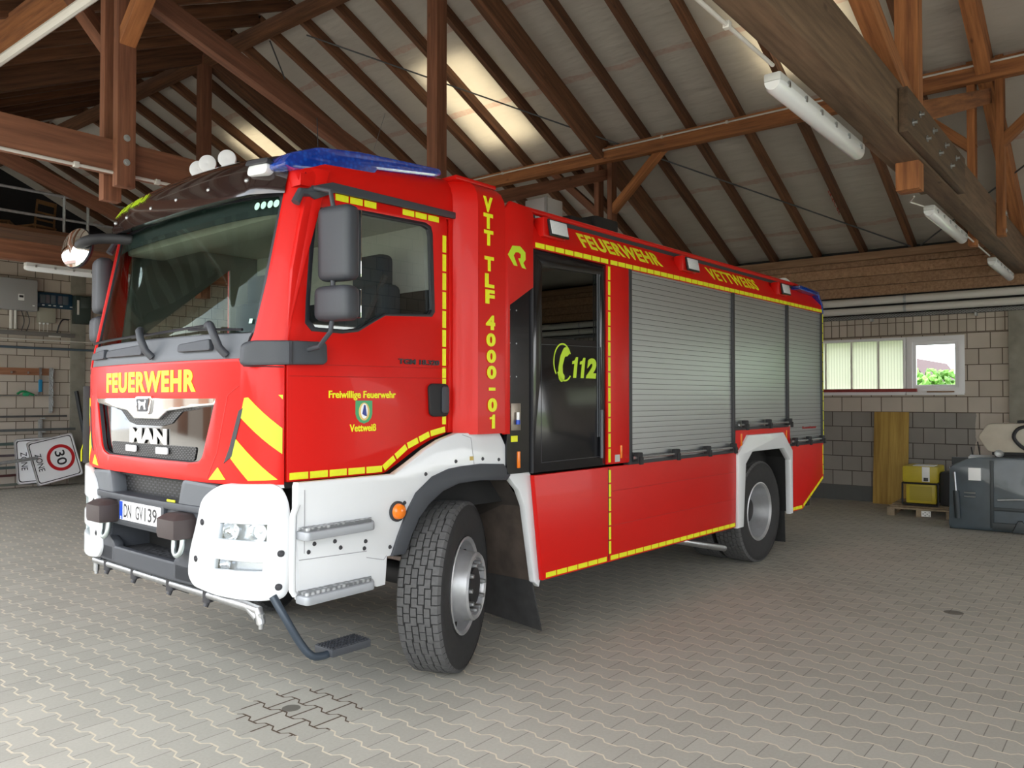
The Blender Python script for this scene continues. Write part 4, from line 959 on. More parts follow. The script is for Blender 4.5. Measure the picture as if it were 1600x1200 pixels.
# blue light bars along both roof edges
for side in (0, 1):
    pf = [(-1.29, 2.905), (-1.25, 2.955), (-1.081, 3.022), (-0.814, 3.06), (-0.462, 3.084), (-0.191, 3.100), (-0.185, 3.085), (-0.23, 3.068), (-0.692, 3.010), (-0.724, 2.962), (-0.769, 2.948), (-1.089, 2.918), (-1.25, 2.898)]
    f = (lambda u, v, w_: (u+0.05, 0.155+w_, v)) if side == 0 else (lambda u, v, w_: (max(u, -0.95), 2.32-w_, v))
    bb = tp('beacon_bar', [round_poly(pf, 0.01)], f, 0.20, BEACON, bev=0.015)
    bb['label'] = 'blue beacon bar on the %s roof edge' % ('near' if side == 0 else 'far')
    g = (lambda u, v, w_: (u, 0.36+w_, v)) if side == 0 else (lambda u, v, w_: (u, 2.12-w_, v))
    tp('beacon_backing', [[(-1.05, 2.95), (-0.95, 3.015), (-0.19, 3.07), (-0.19, 3.04), (-1.05, 2.90)]], g, 0.06, BLACKM, bb)
# horns on the roof
for x, y, z in ((-0.98, 1.56, 3.19), (-0.98, 1.44, 3.205), (-0.98, 1.20, 3.19)):
    bm = bmesh.new()
    lathem(bm, [(0.0, 0.0), (0.040, 0.004), (0.056, 0.0), (0.056, -0.02), (0.03, -0.10), (0.018, -0.24), (0.0, -0.24)], 20, M_=Matrix.Translation((x, y, z)) @ Matrix.Rotation(-math.pi/2+0.75, 4, 'Z'))
    h = finish(bm, 'horn', M('horn_pale', (0.62, 0.63, 0.65), 0.3), TR, TM)
    tbox('horn_bracket', x+0.06, x+0.09, y-0.01, y+0.01, 3.0, z, BLACKM, h)
ttube('antenna', [(-0.5, 0.9, 3.05), (-0.52, 0.9, 3.5)], 0.003, INK)
# ---- cab interior
def seat(x, y, lab=None):
    bm = bmesh.new(); bxm(bm, x-0.25, x+0.25, y-0.25, y+0.25, 1.62, 1.78, 0.05)
    bxm(bm, x+0.16, x+0.30, y-0.25, y+0.25, 1.75, 2.40, 0.06, ); bxm(bm, x+0.20, x+0.32, y-0.15, y+0.15, 2.38, 2.60, 0.05); bxm(bm, x-0.15, x+0.15, y-0.12, y+0.12, 1.3, 1.64)
    finish(bm, 'seat', SEATM, TR, TM)
seat(-0.55, 0.62); seat(-0.55, 1.88)
bm = bmesh.new()
tubem(bm, smooth_path([(-0.35, 0.42, 2.45), (-0.42, 0.5, 2.2), (-0.5, 0.62, 1.85)], 4), 0.018, 6); finish(bm, 'seat_belt', BLACKM, TR, TM)
bm = bmesh.new(); pts = []
for k in range(24):
    a = 2*math.pi*k/24; pts.append(Vector((-0.98, 0.62, 2.06))+Vector((0.55*math.sin(a)*0.22*0.9, math.cos(a)*0.22, math.sin(a)*0.22*0.83)))
tubem(bm, pts, 0.014, 8, closed=True); tubem(bm, [(-1.0, 0.62, 2.05), (-1.12, 0.62, 1.8)], 0.03, 10); tubem(bm, [(-0.98, 0.42, 2.06), (-0.98, 0.82, 2.06)], 0.012, 8)
finish(bm, 'steering_wheel', BLACKM, TR, TM)
bm = bmesh.new(); N = 40
rows = [[bm.verts.new(surf('S', 0.3+(S_END-0.6)*i/N, z, o_)) for i in range(N+1)] for z, o_ in ((1.3, -0.06), (1.94, -0.06), (1.98, -0.12), (1.95, -0.34), (1.6, -0.40))]
for a, b in zip(rows, rows[1:]):
    for i in range(N): bm.faces.new((a[i], a[i+1], b[i+1], b[i]))
finish(bm, 'dashboard', PLAST, TR, TM)
tbox('rear_partition', -0.07, -0.035, 0.19, 2.31, 1.3, 2.38, BLACKM)
tbox('rear_pale_panel', -0.08, -0.035, 0.19, 2.31, 2.38, 2.80, LINER)  # pale panel brightens the door glass where a reflection shows
tbox('headliner', -1.02, -0.07, 0.19, 2.31, 2.80, 2.83, LINER)
tbox('overhead_shelf', -1.12, -0.86, 0.22, 2.28, 2.68, 2.79, LINER, bev=0.02)
# ---- mirrors
BK = tp('mirror_bracket', [round_poly([(-1.405, 1.955), (-1.38, 1.967), (-1.04, 1.972), (-1.035, 1.885), (-1.05, 1.875), (-1.41, 1.862)], 0.015)], lambda u, v, w_: (u, 0.135-w_+0.0*(u), v) if u > -1.24 else (u, 0.135-w_+(-1.24-u)*0.9, v), 0.05, PLAST, bev=0.012, slices=0.06)
tbox('bracket_gap', -1.253, -1.243, 0.08, 0.13, 1.86, 1.975, INK, BK)
def mirror(y0, sgn, lab):
    root = bpy.data.objects.new('side_mirror', None); COL.objects.link(root); put(root, TR, TM @ Matrix.Translation((0, y0, 0))); root['label'] = lab
    R_ = TM
    def mbox(nm, c, sz, mat, bev, par):
        bm = bmesh.new(); bxm(bm, -sz[0]/2, sz[0]/2, -sz[1]/2, sz[1]/2, -sz[2]/2, sz[2]/2, bev)
        M2 = TM @ Matrix.Translation(c) @ Matrix.Rotation(math.radians(-12*sgn), 4, 'Z')
        return finish(bm, nm, mat, par, M2, ang=0.9)
    yc = y0+sgn*0.12; dxm = 0.075
    if sgn > 0: dxm = -0.06; yc = y0+0.20
    h1 = mbox('mirror_housing', (-1.10+dxm, yc, 2.495), (0.11, 0.225, 0.395), PLAST, 0.05, root); mbox('mirror_face', (-1.043+dxm, yc, 2.495), (0.006, 0.19, 0.35), MIRR, 0.002, h1)
    h2 = mbox('mirror_housing', (-1.11+dxm, yc, 2.18), (0.12, 0.24, 0.185), PLAST, 0.05, root); mbox('mirror_face', (-1.048+dxm, yc, 2.18), (0.006, 0.20, 0.15), MIRR, 0.002, h2)
    finish_arm = [(-1.16, y0, 1.93), (-1.13, yc-sgn*0.02, 1.95), (-1.06, yc-sgn*0.02, 2.03), (-1.045, yc-sgn*0.02, 2.12), (-1.045, yc-sgn*0.02, 2.69), (-1.07, y0+sgn*0.11, 2.765), (-1.10, y0, 2.795), (-1.02, y0-sgn*0.03, 2.79)]
    ttube('mirror_arm', finish_arm, 0.013, PLAST, root, 10)
    ttube('arm_joint', [(-1.04, y0-sgn*0.01, 2.78), (-1.17, y0-sgn*0.01, 2.76), (-1.20, y0-sgn*0.01, 2.70)], 0.024, PLAST, root, 10)
mirror(0.12, -1, 'big rear-view mirror pair by the near door')
mirror(2.38, 1, 'rear-view mirror pair on the far side')
fm = ttube('front_mirror_arm', smooth_path([(-1.22, 1.95, 2.74), (-1.36, 2.05, 2.74), (-1.45, 2.1, 2.72), (-1.46, 2.2, 2.70)], 3), 0.035, BLACKM, TR, 12)
bm = bmesh.new(); prof_ = [(0.0, -0.055), (0.06, -0.05), (0.105, -0.02), (0.118, 0.01), (0.112, 0.02)]
MM = Matrix.Translation((-1.46, 2.23, 2.68)) @ Matrix.Rotation(math.radians(-62), 4, 'Z') @ Matrix.Rotation(math.radians(-12), 4, 'X') @ Matrix.Diagonal((0.98, 1, 1.22, 1))
lathem(bm, prof_, 28, M_=MM); fh = finish(bm, 'front_mirror_housing', INK, fm, TM)
bm = bmesh.new(); lathem(bm, [(0.112, 0.02), (0.09, 0.030), (0.05, 0.038), (0.0, 0.041)], 28, M_=MM); finish(bm, 'front_mirror_face', MIRR, fm, TM)

# ---- bumper
BW = [(0.607, 1.234), (0.29, 1.242), (0.251, 1.156), (0.24, 1.025), (0.242, 0.743), (0.265, 0.684), (0.42, 0.673), (0.66, 0.678), (0.839, 0.701), (0.887, 0.746), (0.871, 0.874), (0.814, 1.015), (0.771, 1.147), (0.69, 1.200)]
H1 = [(0.634, 1.054), (0.330, 1.059), (0.333, 0.950), (0.658, 0.949)]; H2 = [(0.677, 0.866), (0.348, 0.868), (0.354, 0.800), (0.692, 0.790)]
for side in (0, 1):
    f = (lambda q: q) if side == 0 else (lambda q: mirs(q, 'B'))
    c = tp('bumper_corner', [round_poly(f(BW), 0.05, 5), round_poly(f(H1), 0.014), round_poly(f(H2), 0.014)], smap('B', -0.02), 0.04, WHITE, bev=0.012, slices=0.035)
    c['label'] = 'white bumper corner with headlamps on the %s side' % ('near' if side == 0 else 'far')
    # rounded top of the corner running back under the cab
    bm = bmesh.new(); ss = [0.265+(0.31)*k/8 for k in range(9)]; LL = B_END
    rows = []
    for off, dz in ((0.018, 0.0), (0.005, 0.014), (-0.05, 0.022), (-0.13, 0.024)):
        rows.append([bm.verts.new(surf('B', s_ if side == 0 else LL-s_, 1.232+dz, off)) for s_ in ss])
    for a, b in zip(rows, rows[1:]):
        for i in range(len(ss)-1): bm.faces.new((a[i], a[i+1], b[i+1], b[i]))
    finish(bm, 'corner_top', WHITE, c, TM, ang=1.2)
    for q, nm in ((H1, 'headlamp'), (H2, 'fog_lamp')):
        q = f(q); big = [(a, b) for a, b in q]
        rec = tp(nm, [big], smap('B', -0.055), 0.02, M('lamp_back', (0.62, 0.64, 0.67), 0.15, metal=0.7), c, slices=0.05)
        tp('lamp_lens', [big], smap('B', 0.004), 0.006, GLASSL, rec, slices=0.05)
        s_a, s_b = min(p[0] for p in big), max(p[0] for p in big); z_a, z_b = min(p[1] for p in big), max(p[1] for p in big); zc = (z_a+z_b)/2; hh = (z_b-z_a)/2
        if nm == 'headlamp':
            for fr_ in (0.22, 0.74):
                cc = Vector(surf('B', s_a+(s_b-s_a)*fr_, zc, -0.018)); nn = (Vector(surf('B', s_a+(s_b-s_a)*fr_, zc, 0))-cc).normalized(); ang_ = math.atan2(nn.x, -nn.y)
                bm = bmesh.new(); lathem(bm, [(hh*1.0, 0.012), (hh*0.92, 0.0), (hh*0.6, -0.025), (hh*0.25, -0.035), (hh*0.22, -0.012), (0.0, -0.008)], 28, M_=Matrix.Translation(cc) @ Matrix.Rotation(ang_, 4, 'Z')); finish(bm, 'reflector', CHROME, rec, TM)
        else:
            tp('indicator', [[(s_a+(s_b-s_a)*(0.32 if side == 0 else 0.55), z_a+0.005), (s_a+(s_b-s_a)*(0.48 if side == 0 else 0.71), z_a+0.005), (s_a+(s_b-s_a)*(0.48 if side == 0 else 0.71), z_b-0.005), (s_a+(s_b-s_a)*(0.32 if side == 0 else 0.55), z_b-0.005)]], smap('B', -0.05), 0.006, M('clear_orange', (0.75, 0.42, 0.28), 0.2), rec, slices=0.05)
            cc = Vector(surf('B', s_a+(s_b-s_a)*(0.78 if side == 0 else 0.22), zc, -0.018)); nn = (Vector(surf('B', s_a+(s_b-s_a)*0.78, zc, 0))-Vector(surf('B', s_a+(s_b-s_a)*0.78, zc, -0.03))).normalized(); ang_ = math.atan2(nn.x, -nn.y)
            bm = bmesh.new(); lathem(bm, [(hh*0.98, 0.010), (hh*0.6, -0.02), (hh*0.2, -0.03), (0.0, -0.02)], 24, M_=Matrix.Translation(cc) @ Matrix.Rotation(ang_, 4, 'Z')); finish(bm, 'reflector', CHROME, rec, TM)
    for q in (H1, H2):
        q2 = f([(a_+(0.49-a_)*0.06*0, b_) for a_, b_ in q]); cxm = sum(p[0] for p in q2)/4; czm = sum(p[1] for p in q2)/4
        tp('lamp_outline', [round_poly(q2, 0.014), round_poly([(cxm+(a_-cxm)*0.955, czm+(b_-czm)*0.90) for a_, b_ in q2], 0.012)], smap('B', -0.004), 0.010, GREYCAP, c, slices=0.05)  # dark ring drawn round each lamp opening
    for s_, z in ((0.764, 1.036), (0.818, 0.839), (0.279, 0.902), (0.288, 0.735)):
        s2 = s_ if side == 0 else LL-s_; cc = Vector(surf('B', s2, z, 0.018)); nn = (Vector(surf('B', s2, z, 0.03))-cc).normalized(); ang_ = math.atan2(nn.x, -nn.y)
        bm = bmesh.new(); lathem(bm, [(0.0, 0.008), (0.008, 0.008), (0.012, 0.003), (0.017, 0.003), (0.019, 0.0)], 16, M_=Matrix.Translation(cc) @ Matrix.Rotation(ang_, 4, 'Z')); finish(bm, 'screw_cap', GREYCAP, c, TM)
# dark middle of the bumper
mb = tp('bumper_beam', [[(0.80, 0.93), (B_END-0.80, 0.93), (B_END-0.80, 1.10), (0.80, 1.10)]], smap('B', -0.06), 0.05, PLAST, bev=0.012, slices=0.05)
tp('bumper_ledge', [[(0.80, 1.08), (B_END-0.80, 1.08), (B_END-0.80, 1.105), (0.80, 1.105)]], smap('B', -0.10), 0.11, PLAST, mb, bev=0.008, slices=0.05)
tp('bumper_mesh', [[(1.02, 1.09), (B_END-1.02, 1.09), (B_END-0.98, 1.225), (0.98, 1.225)]], smap('B', -0.11), 0.02, HEX, mb, slices=0.05)
for f in (lambda q: q, lambda q: mirs(q, 'B')):
    tp('bumper_block', [round_poly(f([(0.66, 1.10), (1.02, 1.10), (0.98, 1.228), (0.68, 1.215)]), 0.02)], smap('B', -0.10), 0.10, PLAST2, mb, bev=0.02, slices=0.05)
    tp('bumper_cheek', [round_poly(f([(0.78, 0.70), (1.08, 0.70), (1.06, 0.80), (0.98, 0.83), (0.96, 0.94), (0.80, 0.94)]), 0.03)], smap('B', -0.06), 0.06, PLAST, mb, bev=0.015, slices=0.05)
    tp('cheek_wall', [f([(0.94, 0.75), (1.0, 0.75), (1.0, 0.94), (0.94, 0.94)])], smap('B', -0.30), 0.28, PLAST, mb, slices=0.05)
tp('bumper_lip', [round_poly([(0.78, 0.695), (B_END-0.78, 0.695), (B_END-0.78, 0.775), (0.78, 0.775)], 0.02)], smap('B', -0.045), 0.045, PLAST, mb, bev=0.015, slices=0.05)
def tread_mat():
    m, t, b = nodes('ribbed_step_rubber'); b.inputs['Roughness'].default_value = 0.7; b.inputs['Base Color'].default_value = (0.035, 0.037, 0.042, 1)
    tc = t.nodes.new('ShaderNodeTexCoord'); v = t.nodes.new('ShaderNodeTexVoronoi'); v.inputs['Scale'].default_value = 28; t.links.new(tc.outputs['Object'], v.inputs['Vector'])
    bp = t.nodes.new('ShaderNodeBump'); bp.inputs['Strength'].default_value = 1.0; bp.inputs['Distance'].default_value = 0.01; t.links.new(v.outputs['Distance'], bp.inputs['Height']); t.links.new(bp.outputs['Normal'], b.inputs['Normal'])
    return m
tbox('bumper_step', -1.45, -1.20, 0.62, 1.88, 0.735, 0.765, tread_mat(), mb, 0.006)
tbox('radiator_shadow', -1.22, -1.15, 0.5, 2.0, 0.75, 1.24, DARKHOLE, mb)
tbox('tow_beam', -1.30, -1.24, 0.62, 1.88, 0.93, 1.0, BLACKM, mb)
bm = bmesh.new()
for y in (0.9, 1.1, 1.4, 1.6): bxm(bm, -1.36, -1.3, y-0.02, y+0.02, 1.23, 1.26)
finish(bm, 'front_hinge', BLACKM, mb, TM)
# number plate
npl = tbox('number_plate_holder', -1.480, -1.455, 0.965, 1.515, 0.945, 1.085, PLAST, TR, 0.006)
npp = tp('number_plate', [round_poly([(0.992, 0.965), (1.512, 0.965), (1.512, 1.075), (0.992, 1.075)], 0.01)], xplane(-1.480), 0.004, PLATEW, npl)
tp('euro_band', [[(1.468, 0.967), (1.510, 0.967), (1.510, 1.073), (1.468, 1.073)]], xplane(-1.484), 0.001, BLUE, npp)
ttext('plate_lettering', 'D', xplane(-1.484), (1.494, 1.484, 0.965, 0.985), PLATEW, npp, thick=0.002)
ttext('plate_lettering', 'DN', xplane(-1.484), (1.452, 1.355, 0.980, 1.060), INK, npp, bold=0.012, thick=0.001)
ttext('plate_lettering', 'GV', xplane(-1.484), (1.300, 1.205, 0.980, 1.060), INK, npp, bold=0.012, thick=0.001)
ttext('plate_lettering', '139', xplane(-1.484), (1.185, 1.035, 0.980, 1.060), INK, npp, bold=0.012, thick=0.001)
tp('plate_seal', [[(1.327+0.013*math.cos(a*math.pi/8), 0.995+0.013*math.sin(a*math.pi/8)) for a in range(16)], ], xplane(-1.484), 0.001, ALU, npp)
for y in (1.585, 0.93): tp('yellow_marker', [[(y-0.022, 1.0), (y+0.022, 1.0), (y+0.022, 1.065), (y-0.022, 1.065)] if y > 1 else [(y-0.06, 1.09), (y+0.03, 1.09), (y+0.03, 1.125), (y-0.06, 1.125)]], xplane(-1.445 if y > 1 else -1.46), 0.004, YEL, mb)
# covered winch points with shackles
for y in (0.765, 1.685):
    bm = bmesh.new(); bxm(bm, -1.575, -1.43, y-0.10, y+0.10, 0.935, 1.07, 0.028)
    for v in bm.verts:
        if v.co.z > 1.05: v.co.x += 0.025*(1 if v.co.x < -1.50 else 0); v.co.y = y+(v.co.y-y)*0.82
    cp = finish(bm, 'coupling_cover', BROWNP, TR, TM, ang=0.8)
    pts = [(-1.490, y-0.045, 0.95), (-1.495, y-0.045, 0.89), (-1.500, y-0.03, 0.855), (-1.502, y, 0.842), (-1.500, y+0.03, 0.855), (-1.495, y+0.045, 0.89), (-1.490, y+0.045, 0.95)]
    ttube('shackle', smooth_path(pts, 3), 0.015, M('zinc', (0.55, 0.62, 0.62), 0.3, metal=0.8) if 'zinc' not in bpy.data.materials else bpy.data.materials['zinc'], cp, 12)
# spray bar
sb = ttube('spray_bar', [(-1.40, 0.13, 0.60), (-1.40, 0.22, 0.640), (-1.40, 2.05, 0.640)], 0.024, STEEL, TR, 14)
ttube('spray_bar_elbow', [(-1.40, 0.22, 0.640), (-1.40, 0.13, 0.637), (-1.40, 0.115, 0.60), (-1.40, 0.11, 0.575)], 0.023, STEEL, sb, 12)
for y in (0.62, 1.03, 1.48, 1.86):
    bm = bmesh.new(); tubem(bm, [(-1.40, y, 0.665), (-1.40, y, 0.60)], 0.028, 12); tubem(bm, [(-1.40, y, 0.605), (-1.415, y, 0.575)], 0.014, 10); finish(bm, 'spray_nozzle', GREYCAP, sb, TM)
for y in (0.11, 2.04):
    bm = bmesh.new(); tubem(bm, [(-1.40, y, 0.625), (-1.40, y, 0.57)], 0.018, 10); tubem(bm, [(-1.40, y, 0.575), (-1.40, y, 0.55)], 0.012, 10); finish(bm, 'end_nozzle', STEEL, sb, TM)
for y in (0.55, 1.25, 1.95): tbox('spray_bar_bracket', -1.42, -1.26, y-0.02, y+0.02, 0.635, 0.70, PLAST, sb)
sk = tp('front_skid', [round_poly([(-1.30, 0.56), (-1.10, 0.52), (-0.95, 0.56), (-0.95, 0.66), (-1.25, 0.66)], 0.04)], yplane(1.75), 0.05, BLACKM, bev=0.01)
ttube('skid_arm', [(-1.25, 1.6, 0.68), (-1.22, 1.45, 0.55), (-1.15, 1.30, 0.52)], 0.03, BLACKM, sk, 8)

# ---- white wing with steps
FE = [(-1.235, 1.24), (-1.230, 1.252), (-0.600, 1.250), (-0.49, 1.305), (-0.352, 1.380), (-0.238, 1.430), (-0.10, 1.466), (0.287, 1.456), (0.324, 1.405), (0.44, 1.218), (0.573, 1.205), (0.614, 1.151), (0.71, 0.456), (0.696, 0.41), (0.654, 0.443), (0.552, 0.966), (0.492, 1.079), (0.375, 1.185), (0.318, 1.251), (0.105, 1.265), (-0.068, 1.26), (-0.178, 1.251), (-0.311, 1.215), (-0.438, 1.132), (-0.507, 1.036), (-0.574, 0.906), (-0.616, 0.811), (-0.658, 0.81), (-0.671, 0.656), (-0.721, 0.654), (-0.766, 0.672), (-1.218, 0.674), (-1.227, 0.887), (-1.235, 0.965)]
# openings behind the two treads
wing = tp('wing', [FE], yplane(0.09), 0.05, WHITE, bev=0.008)
TR_ = [(0.375, 1.185), (0.318, 1.251), (0.105, 1.265), (-0.068, 1.26), (-0.178, 1.251), (-0.311, 1.215), (-0.438, 1.132), (-0.507, 1.036), (-0.574, 0.906), (-0.616, 0.811), (-0.535, 0.81), (-0.487, 0.905), (-0.428, 0.998), (-0.347, 1.075), (-0.232, 1.14), (-0.096, 1.175), (0.105, 1.18), (0.35, 1.162)]
tp('arch_trim', [TR_], yplane(0.10), 0.075, PLAST, wing, bev=0.01)
# seams
for pts in ([(-0.055, 1.462), (0.02, 1.44), (0.045, 1.30), (0.05, 1.265)], [(-0.80, 0.82), (-0.68, 0.79), (-0.66, 0.81)], [(-1.23, 0.87), (-0.80, 0.855)], [(-1.20, 1.22), (-1.20, 0.9)]):
    bm = bmesh.new(); tubem(bm, [(a, 0.0385, b) for a, b in pts], 0.0018, 6); finish(bm, 'wing_seam', M('seam_grey', (0.3, 0.3, 0.32), 0.6) if 'seam_grey' not in bpy.data.materials else bpy.data.materials['seam_grey'], wing, TM)
for x, z in ((-0.362, 1.242), (-0.112, 1.302), (0.129, 1.304), (0.282, 1.291), (-0.526, 1.09), (-1.138, 0.94), (-1.01, 0.936), (-0.806, 0.909), (-0.973, 0.898), (-0.815, 0.872), (-1.173, 0.903), (-0.634, 0.854)):
    bm = bmesh.new(); lathem(bm, [(0.0, 0.006), (0.009, 0.006), (0.012, 0.0)], 14, M_=Matrix.Translation((x, 0.04, z))); finish(bm, 'screw_cap', GREYCAP, wing, TM)
# treads
def perf_mat():
    m, t, b = nodes('perforated_step_metal'); b.inputs['Metallic'].default_value = 0.5; b.inputs['Roughness'].default_value = 0.45
    tc = t.nodes.new('ShaderNodeTexCoord'); v = t.nodes.new('ShaderNodeTexVoronoi'); v.inputs['Scale'].default_value = 30; v.inputs['Randomness'].default_value = 0.35; t.links.new(tc.outputs['Object'], v.inputs['Vector'])
    r = t.nodes.new('ShaderNodeValToRGB'); r.color_ramp.elements[0].color = (0.62, 0.64, 0.66, 1); r.color_ramp.elements[1].color = (0.18, 0.19, 0.20, 1); r.color_ramp.elements[0].position = 0.2; r.color_ramp.elements[1].position = 0.5
    t.links.new(v.outputs['Distance'], r.inputs['Fac']); t.links.new(r.outputs['Color'], b.inputs['Base Color']); return m
PERF = perf_mat(); TRIMG = M('step_grey', (0.36, 0.38, 0.41), 0.45, metal=0.2)
for z in (1.02, 0.70):
    st = tp('step_tread', [round_poly([(-1.235, -0.03), (-0.80, -0.005), (-0.76, 0.05), (-1.235, 0.05)], 0.015)], lambda u, v, w_, z=z: (u, v, z+w_), 0.016, PERF, wing)
    tp('step_edge', [round_poly([(-1.24, -0.045), (-0.80, -0.018), (-0.755, 0.05), (-1.24, 0.05)], 0.02)], lambda u, v, w_, z=z: (u, v, z-0.045+w_), 0.044, TRIMG, st, bev=0.008)
ttube('step_rail', [(-1.235, 0.05, 1.15), (-1.262, 0.045, 1.10), (-1.266, 0.045, 1.0), (-1.266, 0.045, 0.72), (-1.25, 0.045, 0.70)], 0.017, WHITE, wing, 10)
ti = bmesh.new(); lathem(ti, [(0.058, 0.0), (0.058, 0.012), (0.046, 0.016)], 28, M_=Matrix.Translation((-0.583, 0.042, 1.048))); tl = finish(ti, 'turn_signal', GREYCAP, wing, TM)
ti = bmesh.new(); lathem(ti, [(0.046, 0.014), (0.040, 0.034), (0.022, 0.044), (0.0, 0.046)], 28, M_=Matrix.Translation((-0.583, 0.042, 1.048))); finish(ti, 'turn_signal_lens', ORANGE, tl, TM)
tp('wing_badge', [[(0.01, 1.30), (0.045, 1.30), (0.045, 1.325), (0.01, 1.325)]], yplane(0.0395), 0.002, M('badge_ochre', (0.5, 0.36, 0.1), 0.5), wing)
tbox('wing_inner_wall', -1.17, -0.66, 0.14, 0.50, 0.68, 1.22, BLACKM, wing)
bm = bmesh.new()   # inner wheel-house
pts = [(-0.62, 0.75), (-0.57, 0.92), (-0.42, 1.12), (-0.2, 1.22), (0.1, 1.24), (0.4, 1.16), (0.58, 0.95), (0.68, 0.5)]
r0 = [bm.verts.new((x, 0.09, z)) for x, z in pts]; r1 = [bm.verts.new((x, 0.62, z)) for x, z in pts]
for i in range(len(pts)-1): bm.faces.new((r0[i], r0[i+1], r1[i+1], r1[i]))
bm.faces.new(r1)
finish(bm, 'wheel_house', M('dusty_plastic', (0.035, 0.028, 0.024), 0.85, var=0.3, vscale=6), TR, TM)
# mud flap
bm = bmesh.new(); fl = [(0.66, 0.62, 0.10), (0.70, 0.62, 0.08)]
A = [(0.56, 0.09, 1.05), (0.58, 0.60, 1.05), (0.66, 0.60, 0.42), (0.66, 0.09, 0.42)]
def sheet(bm, q, t_):
    a = [bm.verts.new(p) for p in q]; b = [bm.verts.new((p[0]+t_, p[1], p[2])) for p in q]
    bm.faces.new(a); bm.faces.new(b[::-1])
    for i in range(4): bm.faces.new((a[i], a[(i+1) % 4], b[(i+1) % 4], b[i]))
sheet(bm, A, 0.008); mf = finish(bm, 'mud_guard', M('dusty_brown_plastic', (0.06, 0.045, 0.036), 0.85, var=0.35, vscale=7), TR, TM)
bm = bmesh.new(); sheet(bm, [(0.655, 0.075, 0.44), (0.655, 0.60, 0.44), (0.73, 0.60, 0.13), (0.74, 0.055, 0.085)], 0.010); finish(bm, 'mud_flap', M('flap_rubber', (0.030, 0.030, 0.031), 0.7, var=0.25, vscale=10), mf, TM)
# boarding pedal swung out on a bent tube
pd = ttube('pedal_arm', smooth_path([(-1.34, 0.10, 0.70), (-1.31, 0.04, 0.60), (-1.25, 0.0, 0.47), (-1.20, -0.03, 0.40), (-1.13, -0.035, 0.385), (-1.09, -0.03, 0.39)], 4), 0.020, M('pedal_blue_grey', (0.04, 0.055, 0.075), 0.45, metal=0.3), TR, 12)
bm = bmesh.new(); bxm(bm, -1.11, -0.86, -0.075, 0.075, 0.375, 0.415, 0.006)
for i in range(12):
    for j in range(6):
        bxm(bm, -1.105+i*0.0205, -1.093+i*0.0205, -0.07+j*0.0235, -0.058+j*0.0235, 0.413, 0.421)
finish(bm, 'pedal_tread', M('pedal_dark', (0.05, 0.055, 0.065), 0.5, metal=0.2), pd, TM)

# ---- rescue body
tbox('body_shell', 0.62, 6.03, 0.05, 2.50, 1.19, 2.74, RED, bev=0.01)
tbox('body_core', 0.05, 0.62, 0.12, 2.42, 1.25, 2.95, BLACKM)
tbox('body_lower_far', 0.7, 3.7, 2.40, 2.50, 0.46, 1.19, RED)
tbox('body_lower_far_rear', 5.05, 6.03, 2.40, 2.50, 0.46, 1.19, RED)
# column with vertical lettering: chamfered towards the cab
bm = bmesh.new(); sec = [(-0.02, 0.16), (-0.055, 0.125), (-0.03, 0.07), (0.045, 0.003), (0.30, 0.0), (0.30, 0.16)]
rows = []
for z, dy, dx in ((1.462, 0, 0), (2.90, 0, 0), (2.96, 0.008, 0), (3.01, 0.03, 0), (3.045, 0.075, -0.0), (3.06, 0.15, 0)):
    rows.append([bm.verts.new((x if z < 3 else min(x, 0.29), y+dy, z+(0.03*(0.3-x) if z > 2.95 else 0))) for x, y in sec])
for a, b in zip(rows, rows[1:]):
    for i in range(len(sec)-1): bm.faces.new((a[i], a[i+1], b[i+1], b[i]))
bm.faces.new(rows[0]); bm.faces.new(rows[-1])
cl = finish(bm, 'corner_column', RED, TR, TM, ang=0.5)
tp('column_top', [[(-0.05, 0.10), (0.30, 0.10), (0.30, 2.40), (-0.05, 2.40)]], lambda u, v, w_: (u, v, 3.055+w_), 0.03, RED, cl, bev=0.01)
col_txt = [('V', 2.963, 2.865), ('T', 2.857, 2.759), ('T', 2.751, 2.654), ('T', 2.585, 2.492), ('L', 2.476, 2.387), ('F', 2.374, 2.285), ('4', 2.213, 2.120), ('0', 2.100, 2.015), ('0', 1.995, 1.910), ('0', 1.894, 1.809), ('-', 1.755, 1.735), ('0', 1.688, 1.600), ('1', 1.584, 1.495)]
for ch, zt, zb_ in col_txt:
    xc_ = 0.130+(2.963-zt)*0.034
    if ch == '-': tp('column_letter', [[(xc_-0.030, zb_), (xc_+0.030, zb_), (xc_+0.030, zt), (xc_-0.030, zt)]], yplane(-0.0015), 0.003, YEL, cl)
    elif ch == '1': tp('column_letter', [glyph_1(xc_-0.028, xc_+0.020, zb_, zt)], yplane(-0.0015), 0.003, YEL, cl)
    else: ttext('column_letter', ch, yplane(-0.0015), (xc_-0.043, xc_+0.043, zb_, zt), YEL, cl, bold=0.05)
